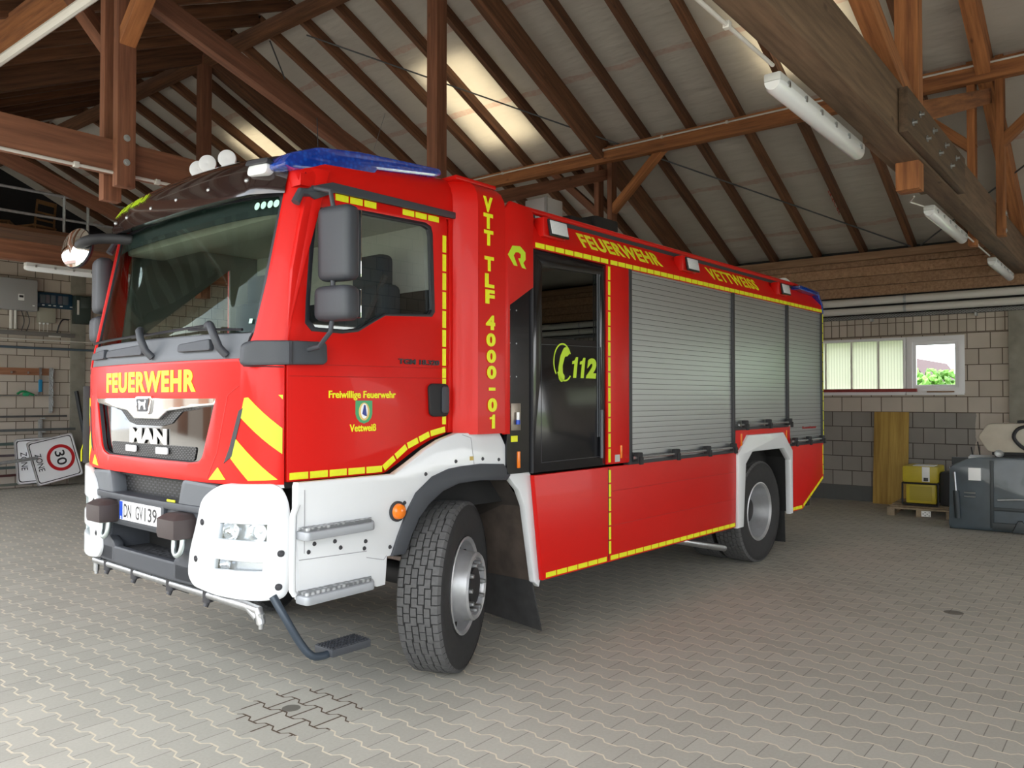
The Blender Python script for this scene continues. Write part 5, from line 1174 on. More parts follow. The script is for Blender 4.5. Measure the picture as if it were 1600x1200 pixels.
# red panel with the body maker's sign
rp = tp('front_side_panel', [[(0.305, 1.46), (0.345, 1.46), (0.345, 2.30), (0.585, 2.44), (0.585, 2.93), (0.55, 2.965), (0.36, 2.975), (0.305, 2.92)]], yplane(0.03), 0.03, RED, bev=0.006)
rl = [(0.323, 2.625), (0.368, 2.688), (0.446, 2.694), (0.505, 2.655), (0.505, 2.605), (0.475, 2.58), (0.515, 2.548), (0.455, 2.552), (0.415, 2.602), (0.415, 2.635), (0.452, 2.645), (0.455, 2.625), (0.430, 2.615), (0.430, 2.622), (0.405, 2.650), (0.385, 2.630), (0.400, 2.600), (0.425, 2.560), (0.387, 2.560)]
rl = [(0.323, 2.625), (0.368, 2.688), (0.446, 2.694), (0.500, 2.660), (0.502, 2.612), (0.478, 2.588), (0.508, 2.550), (0.466, 2.554), (0.428, 2.612), (0.452, 2.616), (0.455, 2.640), (0.432, 2.652), (0.398, 2.648), (0.380, 2.624), (0.418, 2.560), (0.384, 2.560)]
tp('body_maker_sign', [rl], yplane(-0.0015), 0.003, LIME, rp)
# black cavity behind the column with fittings
bc = tp('black_side_panel', [[(0.345, 1.19), (0.60, 1.19), (0.60, 2.45), (0.585, 2.44), (0.345, 2.30)]], yplane(0.055), 0.03, BLACK)
for zz in (2.27, 2.05, 1.83, 1.62):
    for xx in (0.372, 0.44):
        bm = bmesh.new(); lathem(bm, [(0.0, 0.004), (0.005, 0.004), (0.006, 0)], 8, M_=Matrix.Translation((xx, 0.026, zz))); finish(bm, 'rivet', STEEL, bc, TM)
pp = tbox('valve_plate', 0.375, 0.475, 0.015, 0.03, 1.475, 1.655, M('dull_panel_metal', (0.28, 0.24, 0.2), 0.35, metal=0.7), bc, 0.003)
ttube('valve_grip', [(0.428, 0.0, 1.595), (0.428, 0.0, 1.545)], 0.010, PLATEW, pp, 10); ttube('valve_knob', [(0.428, 0.0, 1.545), (0.428, 0.0, 1.515)], 0.014, BLUE, pp, 10)
tbox('yellow_label', 0.385, 0.448, 0.02, 0.027, 1.40, 1.44, YEL, bc)
tbox('side_marker', 0.448, 0.472, 0.015, 0.03, 1.225, 1.335, ORANGE, bc, 0.004)
# crew/pump door
bd = tp('pump_door', [[(0.602, 1.185), (1.465, 1.185), (1.478, 2.70), (0.598, 2.70)], round_poly([(0.70, 2.10), (1.40, 2.115), (1.405, 2.62), (0.70, 2.60)], 0.02)], yplane(0.045), 0.03, BLACK, bev=0.003)
tp('pump_door_glass', [[(0.69, 2.09), (1.41, 2.10), (1.415, 2.63), (0.69, 2.61)]], yplane(0.035), 0.005, GLASSD, bd)
tp('door_frame_left', [[(0.590, 1.182), (0.602, 1.182), (0.602, 2.705), (0.590, 2.705)]], yplane(0.03), 0.02, GREYCAP, bd)
tp('door_inner_line', [[(0.69, 1.245), (1.41, 1.25), (1.41, 2.075), (0.69, 2.06)], [(0.694, 1.249), (1.406, 1.254), (1.406, 2.071), (0.694, 2.056)]], yplane(0.016), 0.003, GREYCAP, bd)
ttube('grab_rail', [(1.40, 0.0, 1.60), (1.40, 0.0, 1.24)], 0.012, PLAST2, bd, 10)
for x_ in (1.36, 1.385): tp('door_guide', [[(x_, 1.40), (x_+0.007, 1.40), (x_+0.007, 2.62), (x_, 2.62)]], yplane(0.016), 0.006, PLAST2, bd)
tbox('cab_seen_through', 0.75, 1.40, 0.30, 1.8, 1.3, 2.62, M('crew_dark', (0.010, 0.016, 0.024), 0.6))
# emergency number sign
def arc(cx, cz, r, a0, a1, w_, n=28, sx=0.80):
    o_ = [(cx+sx*(r+w_/2)*math.cos(a0+(a1-a0)*k/n), cz+(r+w_/2)*math.sin(a0+(a1-a0)*k/n)) for k in range(n+1)]
    return o_+[(cx+sx*(r-w_/2)*math.cos(a0+(a1-a0)*k/n), cz+(r-w_/2)*math.sin(a0+(a1-a0)*k/n)) for k in range(n, -1, -1)]
num = tp('phone_sign', [arc(0.932, 1.945, 0.128, math.radians(28), math.radians(222), 0.011)], yplane(0.0135), 0.002, LIME, bd)
tp('phone_sign_ring', [arc(0.955, 1.895, 0.082, math.radians(195), math.radians(325), 0.011, sx=1.0)], yplane(0.0135), 0.002, LIME, num)
hs_ = [(0.945, 2.045), (0.975, 2.055), (1.005, 2.040), (1.015, 2.010), (0.985, 1.985), (0.958, 1.985), (0.930, 1.92), (0.932, 1.865), (0.955, 1.850), (0.950, 1.815), (0.915, 1.80), (0.885, 1.825), (0.882, 1.90), (0.905, 1.985)]
tp('phone_receiver', [round_poly(hs_, 0.014)], yplane(0.0135), 0.002, LIME, num)
for u_ in (1.030, 1.122): tp('emergency_number', [glyph_1(u_, u_+0.062, 1.835, 1.985, 0.16)], yplane(0.0135), 0.002, LIME, num)
ttext('emergency_number', '2', yplane(0.0135), (1.215, 1.345, 1.835, 1.985), LIME, num, bold=0.06, shear=0.16)
# red pillar between door and shutters
rpil = tp('body_pillar', [[(1.485, 1.19), (1.785, 1.19), (1.785, 2.70), (1.485, 2.70)]], yplane(0.05), 0.05, RED, bev=0.004)
tp('reflective_strip', dashes([(1.503, 1.195), (1.503, 2.70)], 0.030, 0.105), yplane(0.001), 0.002, YEL, rpil)
mk = tbox('side_marker', 1.650, 1.672, -0.008, 0.002, 1.225, 1.325, ORANGE, rpil, 0.003); tbox('pillar_label', 1.575, 1.640, -0.004, 0.002, 1.20, 1.255, ALU, rpil)
# roller shutters
def shutter(x0, x1, z0, lab, rails):
    s_ = tp('roller_shutter', [[(x0, z0), (x1, z0), (x1, 2.705), (x0, 2.705)]], yplane(0.045), 0.03, SHUT); s_['label'] = lab
    for xx in rails: tbox('shutter_rail', xx-0.022, xx+0.022, -0.004, 0.05, z0-0.01, 2.71, GREYCAP, s_, 0.004)
    tbox('shutter_sill', x0-0.02, x1+0.02, -0.006, 0.05, z0-0.025, z0, GREYCAP, s_)
    ttube('shutter_bar', [(x0+0.02, -0.028, z0+0.028), (x1-0.02, -0.028, z0+0.028)], 0.011, STEEL, s_, 10)
    return s_
sh = [shutter(1.79, 3.62, 1.192, 'long roller shutter', (1.80, 3.645)), shutter(3.67, 4.95, 1.405, 'short roller shutter over the rear wheel', (4.98,)), shutter(5.01, 6.01, 1.192, 'rearmost roller shutter', (6.022,))]
for s_, x, z in ((0, 1.87, 1.215), (0, 2.47, 1.215), (0, 3.04, 1.215), (0, 3.57, 1.215), (1, 3.83, 1.43), (1, 4.39, 1.43), (1, 4.94, 1.43), (2, 5.10, 1.215), (2, 5.50, 1.215), (2, 5.93, 1.215)):
    bm = bmesh.new(); bxm(bm, x-0.035, x+0.035, -0.05, -0.004, z-0.025, z+0.045, 0.008); bxm(bm, x-0.022, x+0.022, -0.065, -0.045, z-0.05, z+0.01, 0.006); finish(bm, 'shutter_catch', BLACKM, sh[s_], TM)
ttext('maker_name', 'Rosenbauer', yplane(0.0155), (5.42, 5.85, 1.345, 1.375), M('logo_red', (0.35, 0.01, 0.01), 0.5), sh[2], bold=0.02)
# lower side panels
lp = tp('lower_side_panel', [[(0.605, 1.160), (3.690, 1.160), (3.665, 0.455), (0.700, 0.455)]], yplane(0.04), 0.04, RED, bev=0.008)
for z in (0.98, 0.72): 
    bm = bmesh.new(); tubem(bm, [(1.52, 0.0, z), (3.67, 0.0, z)], 0.0022, 6); finish(bm, 'crease', RED2, lp, TM)
tp('panel_joint', [[(1.482, 0.46), (1.488, 0.46), (1.488, 1.16), (1.482, 1.16)]], yplane(-0.0005), 0.002, INK, lp)
tp('reflective_strip', dashes([(0.715, 0.478), (1.465, 0.478)], 0.034, 0.105)+dashes([(1.505, 0.478), (3.655, 0.478)], 0.034, 0.105)+dashes([(1.503, 0.505), (1.503, 1.15)], 0.030, 0.105), yplane(-0.001), 0.002, YEL, lp)
lr = tp('lower_rear_panel', [[(5.05, 1.165), (6.03, 1.165), (6.035, 0.75), (5.372, 0.455), (5.03, 0.455)]], yplane(0.04), 0.04, RED, bev=0.008)
tp('reflective_strip', dashes([(5.04, 0.478), (5.362, 0.478)], 0.034)+dashes([(5.39, 0.485), (6.02, 0.765)], 0.030)+dashes([(6.018, 0.79), (6.018, 1.15)], 0.02), yplane(-0.001), 0.002, YEL, lr)
tp('arch_surround', [[(3.68, 1.19), (5.03, 1.19), (5.03, 1.385), (3.68, 1.385)]], yplane(0.05), 0.048, RED, bev=0.003)
for x in (3.80, 4.92): tbox('side_marker', x-0.012, x+0.012, -0.008, 0.004, 1.225, 1.345, ORANGE, TR, 0.003)
# rear wheel arch, white with a bevelled rim
AO = [(3.715, 0.452), (3.700, 1.135), (3.93, 1.312), (4.80, 1.312), (5.045, 1.12), (5.045, 0.452)]; AI = [(5.015, 0.452), (5.008, 1.03), (4.82, 1.175), (4.02, 1.175), (3.86, 1.055), (3.80, 0.452)]
ra = tp('rear_arch', [AO+AI], yplane(0.05), 0.07, WHITE, bev=0.018)
bm = bmesh.new(); q = [(3.82, 0.46), (3.87, 1.07), (4.02, 1.19), (4.80, 1.19), (4.98, 1.05), (5.0, 0.46)]
r0 = [bm.verts.new((x, 0.04, z)) for x, z in q]; r1 = [bm.verts.new((x, 0.80, z)) for x, z in q]
for i in range(5): bm.faces.new((r0[i], r0[i+1], r1[i+1], r1[i]))
bm.faces.new(r1); finish(bm, 'rear_wheel_house', DARKHOLE, ra, TM)
bm = bmesh.new(); sheet(bm, [(5.0, 0.06, 0.50), (5.0, 0.62, 0.50), (5.02, 0.62, 0.12), (5.02, 0.06, 0.12)], 0.01); finish(bm, 'rear_mud_flap', RUB, ra, TM)
tbox('rear_underrun_bar', 5.90, 5.99, 0.15, 2.35, 0.42, 0.54, BLUE if False else BLACKM)
# upper edge of the body
bm = bmesh.new(); pf = [(0.0, 2.705), (-0.002, 2.79), (0.085, 2.925), (0.085, 2.94), (0.30, 2.94), (0.30, 2.705)]; xs_ = [0.585, 5.95, 6.04]
rows = [[bm.verts.new((x if z < 2.8 else min(x, 6.0), y, z)) for y, z in pf] for x in xs_]
for a, b in zip(rows, rows[1:]):
    for i in range(len(pf)): bm.faces.new((a[i], a[(i+1) % len(pf)], b[(i+1) % len(pf)], b[i]))
bm.faces.new(rows[0]); bm.faces.new(rows[-1]); ue = finish(bm, 'roof_edge', RED, TR, TM)
tbox('roof_deck', 0.3, 6.0, 0.2, 2.4, 2.74, 2.90, PLAST)
bm = bmesh.new(); bxm(bm, 0.6, 6.0, 2.2, 2.5, 2.70, 2.94, 0.02); finish(bm, 'roof_edge_far', RED, TR, TM)
tp('reflective_strip', dashes([(0.60, 2.728), (1.49, 2.728)], 0.034, 0.095)+dashes([(1.51, 2.728), (6.03, 2.728)], 0.034, 0.095), yplane(-0.003), 0.002, YEL, ue)
tp('reflective_strip', dashes([(6.028, 1.20), (6.028, 2.70)], 0.018, 0.1), yplane(-0.005), 0.002, YEL, ue)
def cham(u, v, w_):      # the sloping face above the yellow line
    d = Vector((0, 0.087, 0.135)).normalized(); n_ = Vector((0, -d.z, d.y)); p = Vector((0, -0.002, 2.79))+d*v+n_*(w_+0.001); return (u, p.y, p.z)
ttext('lettering', 'FEUERWEHR', cham, (1.17, 2.31, 0.0, 0.140), YEL, ue, bold=0.03, space=1.12)
ttext('lettering', 'VETTWEISS', cham, (3.19, 4.25, 0.0, 0.140), YEL, ue, bold=0.022, space=1.18)
tbox('recess_strip', 0.95, 5.6, 0.082, 0.10, 2.935, 2.965, GREYCAP, ue)
rr = ttube('roof_rail', [(0.48, 0.10, 2.955), (0.56, 0.095, 2.985), (5.4, 0.095, 2.985), (5.85, 0.10, 2.955)], 0.022, RED, TR, 12)
for x in (0.7, 1.9, 3.1, 4.3, 5.3): tbox('rail_post', x-0.02, x+0.02, 0.09, 0.11, 2.93, 2.98, GREYCAP, rr)
for x, s_ in ((0.79, 1.0), (2.72, 1.0), (4.79, 1.0)):
    sp = bmesh.new(); bxm(sp, x-0.13, x+0.12, -0.035, 0.06, 2.79, 2.93, 0.02); sp_ = finish(sp, 'area_light_mount', RED, ue, TM)
    bm = bmesh.new(); bxm(bm, -0.105, 0.105, -0.008, 0.008, -0.06, 0.06, 0.004); M2 = TM @ Matrix.Translation((x+0.01, -0.050, 2.858)) @ Matrix.Rotation(math.radians(-12), 4, 'X'); al = finish(bm, 'area_light', INK, sp_, M2)
    bm = bmesh.new(); bxm(bm, -0.092, 0.092, -0.004, 0.004, -0.048, 0.048, 0.002); finish(bm, 'area_light_lens', LEDW, sp_, M2 @ Matrix.Translation((0, -0.010, 0)))
rb = tp('rear_beacon', [round_poly([(5.30, 2.925), (5.34, 2.958), (5.90, 2.935), (6.04, 2.80), (6.045, 2.70), (6.025, 2.70), (6.0, 2.80), (5.88, 2.905)], 0.01)], yplane(0.10), 0.11, BEACON, bev=0.008)
# equipment on the roof
sbx = tbox('roof_box', 1.40, 1.62, 0.53, 0.75, 2.90, 3.30, ALU, TR, 0.01)
tbox('box_edge', 1.395, 1.415, 0.525, 0.545, 2.90, 3.305, STEEL, sbx, 0.003)
mo = tbox('monitor_base', 1.95, 2.30, 0.70, 1.0, 2.90, 3.28, BLACKM, TR, 0.03)
tbox('monitor_head', 2.28, 2.65, 0.66, 1.0, 3.05, 3.33, BLACKM, mo, 0.03)
ttube('monitor_barrel', [(1.65, 0.75, 3.08), (2.1, 0.78, 3.18)], 0.06, GREYCAP, mo, 14)
ttube('monitor_pipe', [(1.42, 0.62, 3.10), (2.0, 0.62, 3.02)], 0.02, STEEL, mo, 10)
bm = bmesh.new(); lathem(bm, [(0.0, 0.02), (0.03, 0.02), (0.05, 0.0), (0.11, 0.0), (0.115, -0.07), (0.0, -0.07)], 24, M_=Matrix.Translation((6.0, 0.45, 3.06)) @ Matrix.Rotation(-0.6, 4, 'Z')); finish(bm, 'rear_floodlight', M('flood_pale', (0.6, 0.58, 0.56), 0.3), TR, TM)
ttube('ladder_rail', [(2.7, 0.5, 3.02), (4.9, 0.5, 3.02)], 0.02, ALU, TR, 10)
ttube('ladder_rail', [(2.7, 0.85, 3.02), (4.9, 0.85, 3.02)], 0.02, ALU, TR, 10)
for x in (2.75, 4.0): tbox('ladder_bracket', x, x+0.08, 0.2, 0.9, 2.90, 3.03, STEEL, TR, 0.004)

# ================================================================== THINGS ALONG THE LEFT WALL
def wbox(nm, x0, z0, x1, z1, d0, d1, mat, parent=None, bev=0.006):
    a, b = LW(x0, z0), LW(x1, z1); return box(nm, min(a[0], b[0]), max(a[0], b[0]), YW-d1, YW-d0, min(a[1], b[1]), max(a[1], b[1]), mat, parent, bev, Matrix.Identity(4))
def wthing(nm, x, z, label, cat, group=None): a = LW(x, z); return thing(nm, label, cat, (a[0], YW-0.05, a[1]), group=group)
GREYBOX = M('light_grey_enamel', (0.33, 0.33, 0.33), 0.45); DKB = M('dark_blue_enamel', (0.01, 0.045, 0.085), 0.4); BEIG = M('beige_plastic', (0.34, 0.33, 0.27), 0.5)
t = wthing('inverter', 2.1, 3.32, 'large light grey electrical box with small display on the left wall', 'electrical box')
wbox('casing', 1.60, 3.32, 2.39, 3.90, 0.005, 0.20, GREYBOX, t, 0.015); wbox('display_frame', 2.06, 3.50, 2.16, 3.62, 0.20, 0.206, PLATEW, t, 0.002); wbox('display', 2.075, 3.555, 2.145, 3.595, 0.206, 0.210, INK, t, 0.001)
wbox('type_label', 2.30, 3.41, 2.34, 3.43, 0.20, 0.204, PLATEW, t, 0.001)
for x in (1.98, 2.05): 
    a, b = LW(x, 3.32), LW(x, 2.98); tube('gland_pipe', [(a[0], YW-0.10, a[1]), (b[0], YW-0.10, b[1])], 0.03, WPIPE, t, 10, Matrix.Identity(4))
for x in (2.16, 2.25):
    a, b = LW(x, 3.32), LW(x+0.01, 2.95); tube('cable', smooth_path([(a[0], YW-0.08, a[1]), (a[0]+0.04, YW-0.10, (a[1]+b[1])/2), (b[0], YW-0.05, b[1])], 4), 0.008, INK, t, 6, Matrix.Identity(4))
t = wthing('fuse_rack', 2.75, 3.42, 'dark blue framed switch rack with row of covers on the left wall', 'switch rack')
wbox('back_plate', 2.44, 3.42, 3.06, 3.71, 0.005, 0.06, DKB, t)
for i, (x0, x1) in enumerate(((2.47, 2.56), (2.57, 2.64), (2.66, 2.74), (2.79, 2.86), (2.87, 2.97))): wbox('cover', x0, 3.50, x1, 3.66, 0.06, 0.10, M('bluegrey_cover_%d' % i, (0.08+0.03*(i % 2), 0.10, 0.12), 0.4), t, 0.006)
for x in (2.51, 2.62, 2.71, 2.83, 3.01): wbox('switch_lever', x, 3.455, x+0.045, 3.475, 0.06, 0.085, PLATEW, t, 0.003)
t = wthing('junction_box', 2.6, 3.1, 'small beige junction box below the blue switch rack', 'junction box')
wbox('casing', 2.44, 3.13, 2.74, 3.41, 0.005, 0.13, BEIG, t, 0.012)
for x in (2.47, 2.53, 2.60): wbox('cable_gland', x, 3.10, x+0.03, 3.13, 0.04, 0.08, PLATEW, t, 0.004)
for x in (2.48, 2.55, 2.62): 
    a, b = LW(x, 3.10), LW(x, 2.94); tube('cable', [(a[0], YW-0.06, a[1]), (b[0], YW-0.05, b[1])], 0.006, WPIPE, t, 6, Matrix.Identity(4))
t = wthing('meter_cabinet', 3.2, 3.14, 'dark green-black cabinet with pale strip mounted on the concrete pillar', 'cabinet')
wbox('casing', 3.06, 3.15, 3.35, 3.69, 0.03, 0.20, M('cabinet_dark', (0.03, 0.045, 0.04), 0.4), t, 0.012); wbox('pale_strip', 3.09, 3.32, 3.13, 3.60, 0.20, 0.206, WPIPE, t, 0.002); wbox('lid', 3.15, 3.45, 3.33, 3.66, 0.20, 0.215, M('cabinet_lid', (0.05, 0.065, 0.06), 0.25), t, 0.008)
a = LW(2.79, 2.95); b = LW(3.0, 3.22); o = tube('cable', smooth_path([(a[0], YW-0.05, a[1]), (a[0]+0.03, YW-0.07, a[1]+0.15), (a[0]+0.10, YW-0.07, b[1]-0.01), (b[0], YW-0.05, b[1])], 5), 0.014, INK, None, 8); tag(o, 'black cable curving up from the wall tray beside the dark cabinet', 'cable')
t = wthing('wall_tray', 2.4, 2.9, 'grey cable trunking under the electrical boxes on the left wall', 'cable trunking')
wbox('trunking', 1.2, 2.875, 3.10, 2.95, 0.005, 0.10, M('trunking_grey', (0.17, 0.16, 0.15), 0.6), t); wbox('trunking_label', 2.62, 2.86, 2.84, 2.89, 0.10, 0.106, WPIPE, t, 0.002)
a, b = LW(1.2, 2.80), LW(3.75, 2.80); conduit('wall_conduit', [(a[0], YW-0.03, a[1]), (b[0], YW-0.03, b[1])], 0.013, 'thin pale conduit on the left wall above the blue pipe')
a, b = LW(1.2, 2.645), LW(3.8, 2.645); conduit('wall_pipe', [(a[0], YW-0.05, a[1]), (b[0], YW-0.05, b[1])], 0.024, 'blue-grey water pipe along the left wall', 'pipe', M('blue_grey_pipe', (0.08, 0.115, 0.15), 0.5), clips=1.4)
t = wthing('tool_board', 2.2, 2.14, 'reddish wooden board with hooks on the left wall', 'board')
a, b = LW(1.2, 2.20), LW(2.72, 2.20); beam('plank', (a[0], YW-0.02, a[1]), (b[0], YW-0.02, b[1]), 0.03, 0.135, wood('reddish_board', (0.24, 0.10, 0.05), (0.33, 0.16, 0.09)), t)
for x in (2.0, 2.28, 2.5, 2.71): wbox('hook', x, 2.16, x+0.015, 2.2, 0.035, 0.10, STEEL, t, 0.002)
t = wthing('hand_saw', 2.5, 1.8, 'blue handled tool hanging on the board', 'tool')
wbox('handle', 2.465, 1.82, 2.525, 2.05, 0.06, 0.10, M('tool_blue', (0.02, 0.22, 0.42), 0.4), t, 0.012); wbox('hanger', 2.475, 2.05, 2.515, 2.28, 0.07, 0.09, STEEL, t, 0.004); wbox('tip', 2.45, 1.76, 2.51, 1.82, 0.07, 0.09, STEEL, t, 0.004)
t = wthing('chain', 2.7, 1.5, 'grey steel chain hanging beside the blue tool', 'chain')
bm = bmesh.new(); a = LW(2.705, 2.25)
for k in range(26):
    z = a[1]-k*0.032; tubem(bm, [(a[0]+0.02*math.cos(q*math.pi/4)*(k % 2 == 0)+0.012*math.sin(k), YW-0.08+0.02*math.cos(q*math.pi/4)*(k % 2), z+0.024*math.sin(q*math.pi/4)) for q in range(8)], 0.0065, 6, closed=True)
finish(bm, 'links', GALV, t, Matrix.Identity(4)); wbox('flat_bar', 2.66, 1.42, 2.72, 2.28, 0.04, 0.05, GALV, t, 0.002)
t = wthing('hook_rail', 2.3, 1.74, 'thin steel rail with a green tool hanging from it', 'rail')
a, b = LW(1.5, 1.745), LW(2.66, 1.755); tube('rail', [(a[0], YW-0.12, a[1]), (b[0], YW-0.12, b[1])], 0.012, STEEL, t, 8, Matrix.Identity(4))
t = wthing('string_trimmer', 2.25, 1.75, 'green handled tool lying on the thin rail', 'tool')
a, b = LW(2.08, 1.80), LW(2.36, 1.76); tube('grip', smooth_path([(a[0], YW-0.15, a[1]-0.02), (a[0]+0.1, YW-0.15, a[1]+0.03), (b[0], YW-0.15, b[1])], 4), 0.022, M('tool_green', (0.02, 0.22, 0.09), 0.4), t, 8, Matrix.Identity(4)); wbox('guard', 2.18, 1.74, 2.27, 1.80, 0.10, 0.17, M('tool_green2', (0.03, 0.30, 0.14), 0.4), t, 0.01)
# rack bars with profiles
racks = [(1.365, 2.92, 0.035, 'dark steel profile on the upper rack', (0.10, 0.10, 0.10)), (1.115, 3.07, 0.045, 'long grey steel profile just above the road signs', (0.12, 0.13, 0.13)), (0.87, 2.35, 0.05, 'green-grey square tube left of the road signs', (0.09, 0.13, 0.12)), (0.66, 2.4, 0.04, 'dark metal profile behind the sign post', (0.10, 0.08, 0.09)), (0.44, 2.4, 0.045, 'grey-green tube low on the rack', (0.09, 0.12, 0.12)), (0.30, 2.4, 0.04, 'dark red-brown bar near the floor at left', (0.08, 0.03, 0.03)), (0.13, 2.45, 0.04, 'pale green bar lying lowest at left', (0.13, 0.15, 0.13))]
for i, (z, x1, h, l, c) in enumerate(racks):
    a, b = LW(0.9, z), LW(x1, z); o = beam('metal_bar', (a[0], YW-0.20-0.01*(i % 3), a[1]), (b[0], YW-0.20-0.01*(i % 3), b[1]), 0.05, h*1.1, M('bar_paint_%d' % i, c, 0.5, metal=0.3, var=0.2)); tag(o, l, 'metal bar', 'metal bars on the left wall rack')
for x in (1.2, 2.52):
    t = wthing('rack_bracket', x, 0.0, 'steel upright of the bar rack %s' % ('at the picture edge' if x < 2 else 'behind the road signs'), 'bracket', 'rack uprights')
    a = LW(x, 1.30); box('upright', a[0]-0.03, a[0]+0.03, YW-0.06, YW-0.0, 0.0, a[1], GALV, t, 0.004, Matrix.Identity(4))
    for z, *_ in racks: 
        zz = LW(x, z)[1]; box('arm', a[0]-0.02, a[0]+0.02, YW-0.26, YW-0.05, zz-0.055, zz-0.03, GALV, t, 0.002, Matrix.Identity(4))
a, b = LW(3.14, 1.84), LW(3.33, 0.0); o = beam('angle_iron', (a[0], YW-0.08, a[1]), (b[0], YW-0.42, 0.02), 0.05, 0.06, M('dark_iron', (0.035, 0.04, 0.045), 0.5, metal=0.3)); tag(o, 'dark steel angle leaning on the concrete pillar behind the road signs', 'steel angle')
for i, dx in enumerate((0.16, 0.24)):
    o = beam('metal_bar', (LW(3.36+dx, 0)[0], YW-0.06, 1.45-0.1*i), (LW(3.36+dx, 0)[0]+0.02, YW-0.35, 0.02), 0.03, 0.05, M('dark_bar_%d' % i, (0.04, 0.045, 0.05), 0.5)); tag(o, 'dark upright bar leaning right of the pillar, %s' % ('the taller' if i == 0 else 'the shorter'), 'metal bar')
# two road signs lying on their sides against the wall
SIGNF = M('sign_face', (0.82, 0.83, 0.85), 0.35); SIGNR = M('sign_red', (0.50, 0.015, 0.02), 0.4)
def road_sign(nm, center, rot, tilt, label, zone_only=False):
    """local frame: u right, v up in the sign's own picture; turned by rot (degrees) in the wall plane"""
    t_m = Matrix.Translation(center) @ Matrix.Rotation(math.radians(tilt), 4, 'X') @ Matrix.Rotation(math.radians(rot), 4, 'Y')
    t = thing(nm, label, 'road sign', mw=t_m)
    f = yplane(0.0)
    W_, H_ = 0.85, 0.85
    R0 = lambda m: round_poly([(-W_/2+m, -H_/2+m), (W_/2-m, -H_/2+m), (W_/2-m, H_/2-m), (-W_/2+m, H_/2-m)], 0.06)
    plate('sign_panel', [R0(0)], f, 0.006, SIGNF, t, mw=t_m); plate('sign_rim', [R0(0), R0(0.014)], yplane(-0.004), 0.012, ALU, t, mw=t_m); plate('sign_border', [R0(0.035), R0(0.05)], yplane(-0.006), 0.002, INK, t, mw=t_m)
    if not zone_only:
        C = lambda r: [(r*math.cos(a*math.pi/24), 0.11+r*math.sin(a*math.pi/24)) for a in range(48)]
        plate('red_ring', [C(0.255), C(0.195)], yplane(-0.006), 0.002, SIGNR, t, mw=t_m); text('sign_number', '30', yplane(-0.006), (-0.14, 0.14, 0.02, 0.20), INK, t, 0.002, 0.012, None, t_m)
    text('sign_word', 'ZONE', yplane(-0.006), (-0.17, 0.17, -0.33, -0.22), INK, t, 0.002, 0.004, None, t_m)
    return t
road_sign('road_sign', (LW(2.60, 0)[0]+0.02, YW-0.46, 0.54), 78+0, -9, 'white zone sign with red ringed 30 lying on its side, in front')
road_sign('road_sign', (LW(2.38, 0)[0]+0.02, YW-0.36, 0.53), 88, -7, 'white zone sign half hidden behind the speed limit sign', True)
o = tube('sign_post', [(LW(1.3, 0)[0], YW-0.75, 0.50), (LW(2.28, 0)[0], YW-0.56, 0.585)], 0.032, GALV, None, 14); tag(o, 'grey galvanised sign post lying towards the road signs', 'sign post')

# ---- loft: railing and chairs
t = thing('loft_railing', 'grey steel railing along the loft edge at left', 'railing', (1.5, 9.0, 4.05))
I4 = Matrix.Identity(4)
for z in (4.60, 4.27): tube('rail', [(-3.6, 8.95, z), (8.0, 8.95, z)], 0.02, GALV, t, 8, I4)
for x in (-2.5, -1.1, 1.22, 1.55, 3.0, 4.6, 6.2): tube('post', [(x, 8.95, 4.05), (x, 8.95, 4.62)], 0.022, GALV, t, 8, I4)
def chair(x, y, rz, label):
    t = thing('wooden_chair', label, 'chair', (x, y, 4.05), rz, 'wooden chairs stored in the loft'); m = WM[t.name]
    def bx(nm, *a): box(nm, *a, WOOD_L, t, 0.006, m)
    bx('seat', -0.21, 0.21, -0.20, 0.20, 0.43, 0.46)
    for sx_ in (-1, 1):
        tube('leg', [(sx_*0.19, -0.18, 0.0), (sx_*0.18, -0.17, 0.43)], 0.017, WOOD_L, t, 8, m)
        tube('leg', smooth_path([(sx_*0.20, 0.22, 0.0), (sx_*0.18, 0.18, 0.44), (sx_*0.17, 0.22, 0.86)], 4), 0.017, WOOD_L, t, 8, m)
    bm = bmesh.new()
    for z, h in ((0.83, 0.07), (0.66, 0.03), (0.54, 0.03)): bxm(bm, -0.17, 0.17, 0.195, 0.215, z-h/2, z+h/2, 0.004)
    finish(bm, 'backrest', WOOD_L, t, m); bx('stretcher', -0.17, 0.17, -0.18, -0.165, 0.2, 0.225)
    return t
chair(1.62, 11.0, math.radians(200), 'light wooden chair with slatted back on the loft, the right one of two')
chair(1.08, 11.05, math.radians(60), 'light wooden chair on the loft at the left picture edge, seen from the side')

# ================================================================== THINGS AT THE RIGHT WALL
o = beam('shuttering_board', (XW-0.17, 0.03, 0.0), (XW-0.03, 0.03, 1.475), 0.52, 0.025, WOOD_Y, None, upv=(1, 0, 0)); tag(o, 'yellow wooden board standing upright against the grey block wall', 'board')
o = beam('painted_plank', (XW-0.09, 2.0, 1.825), (XW-0.09, -0.36, 1.825), 0.07, 0.05, REDWOOD); tag(o, 'dark red plank lying on the window ledge', 'plank')
o = beam('wood_strip', (XW-0.07, -0.50, 1.80), (XW-0.07, -0.88, 1.80), 0.05, 0.02, WOOD_P); tag(o, 'short brown wood strip on the ledge under the clear window', 'wood strip')
for y, z0, z1, l in ((-1.38, 0.86, 1.06, 'thin iron bar sticking up behind the dark loader bucket, right one'), (-1.30, 0.84, 0.98, 'short iron bar sticking up behind the dark loader bucket, left one')):
    o = beam('iron_bar', (9.3, y-0.10, 0.0), (9.3, y+0.06, z1+0.02), 0.03, 0.012, BLACKM); tag(o, l, 'iron bar')
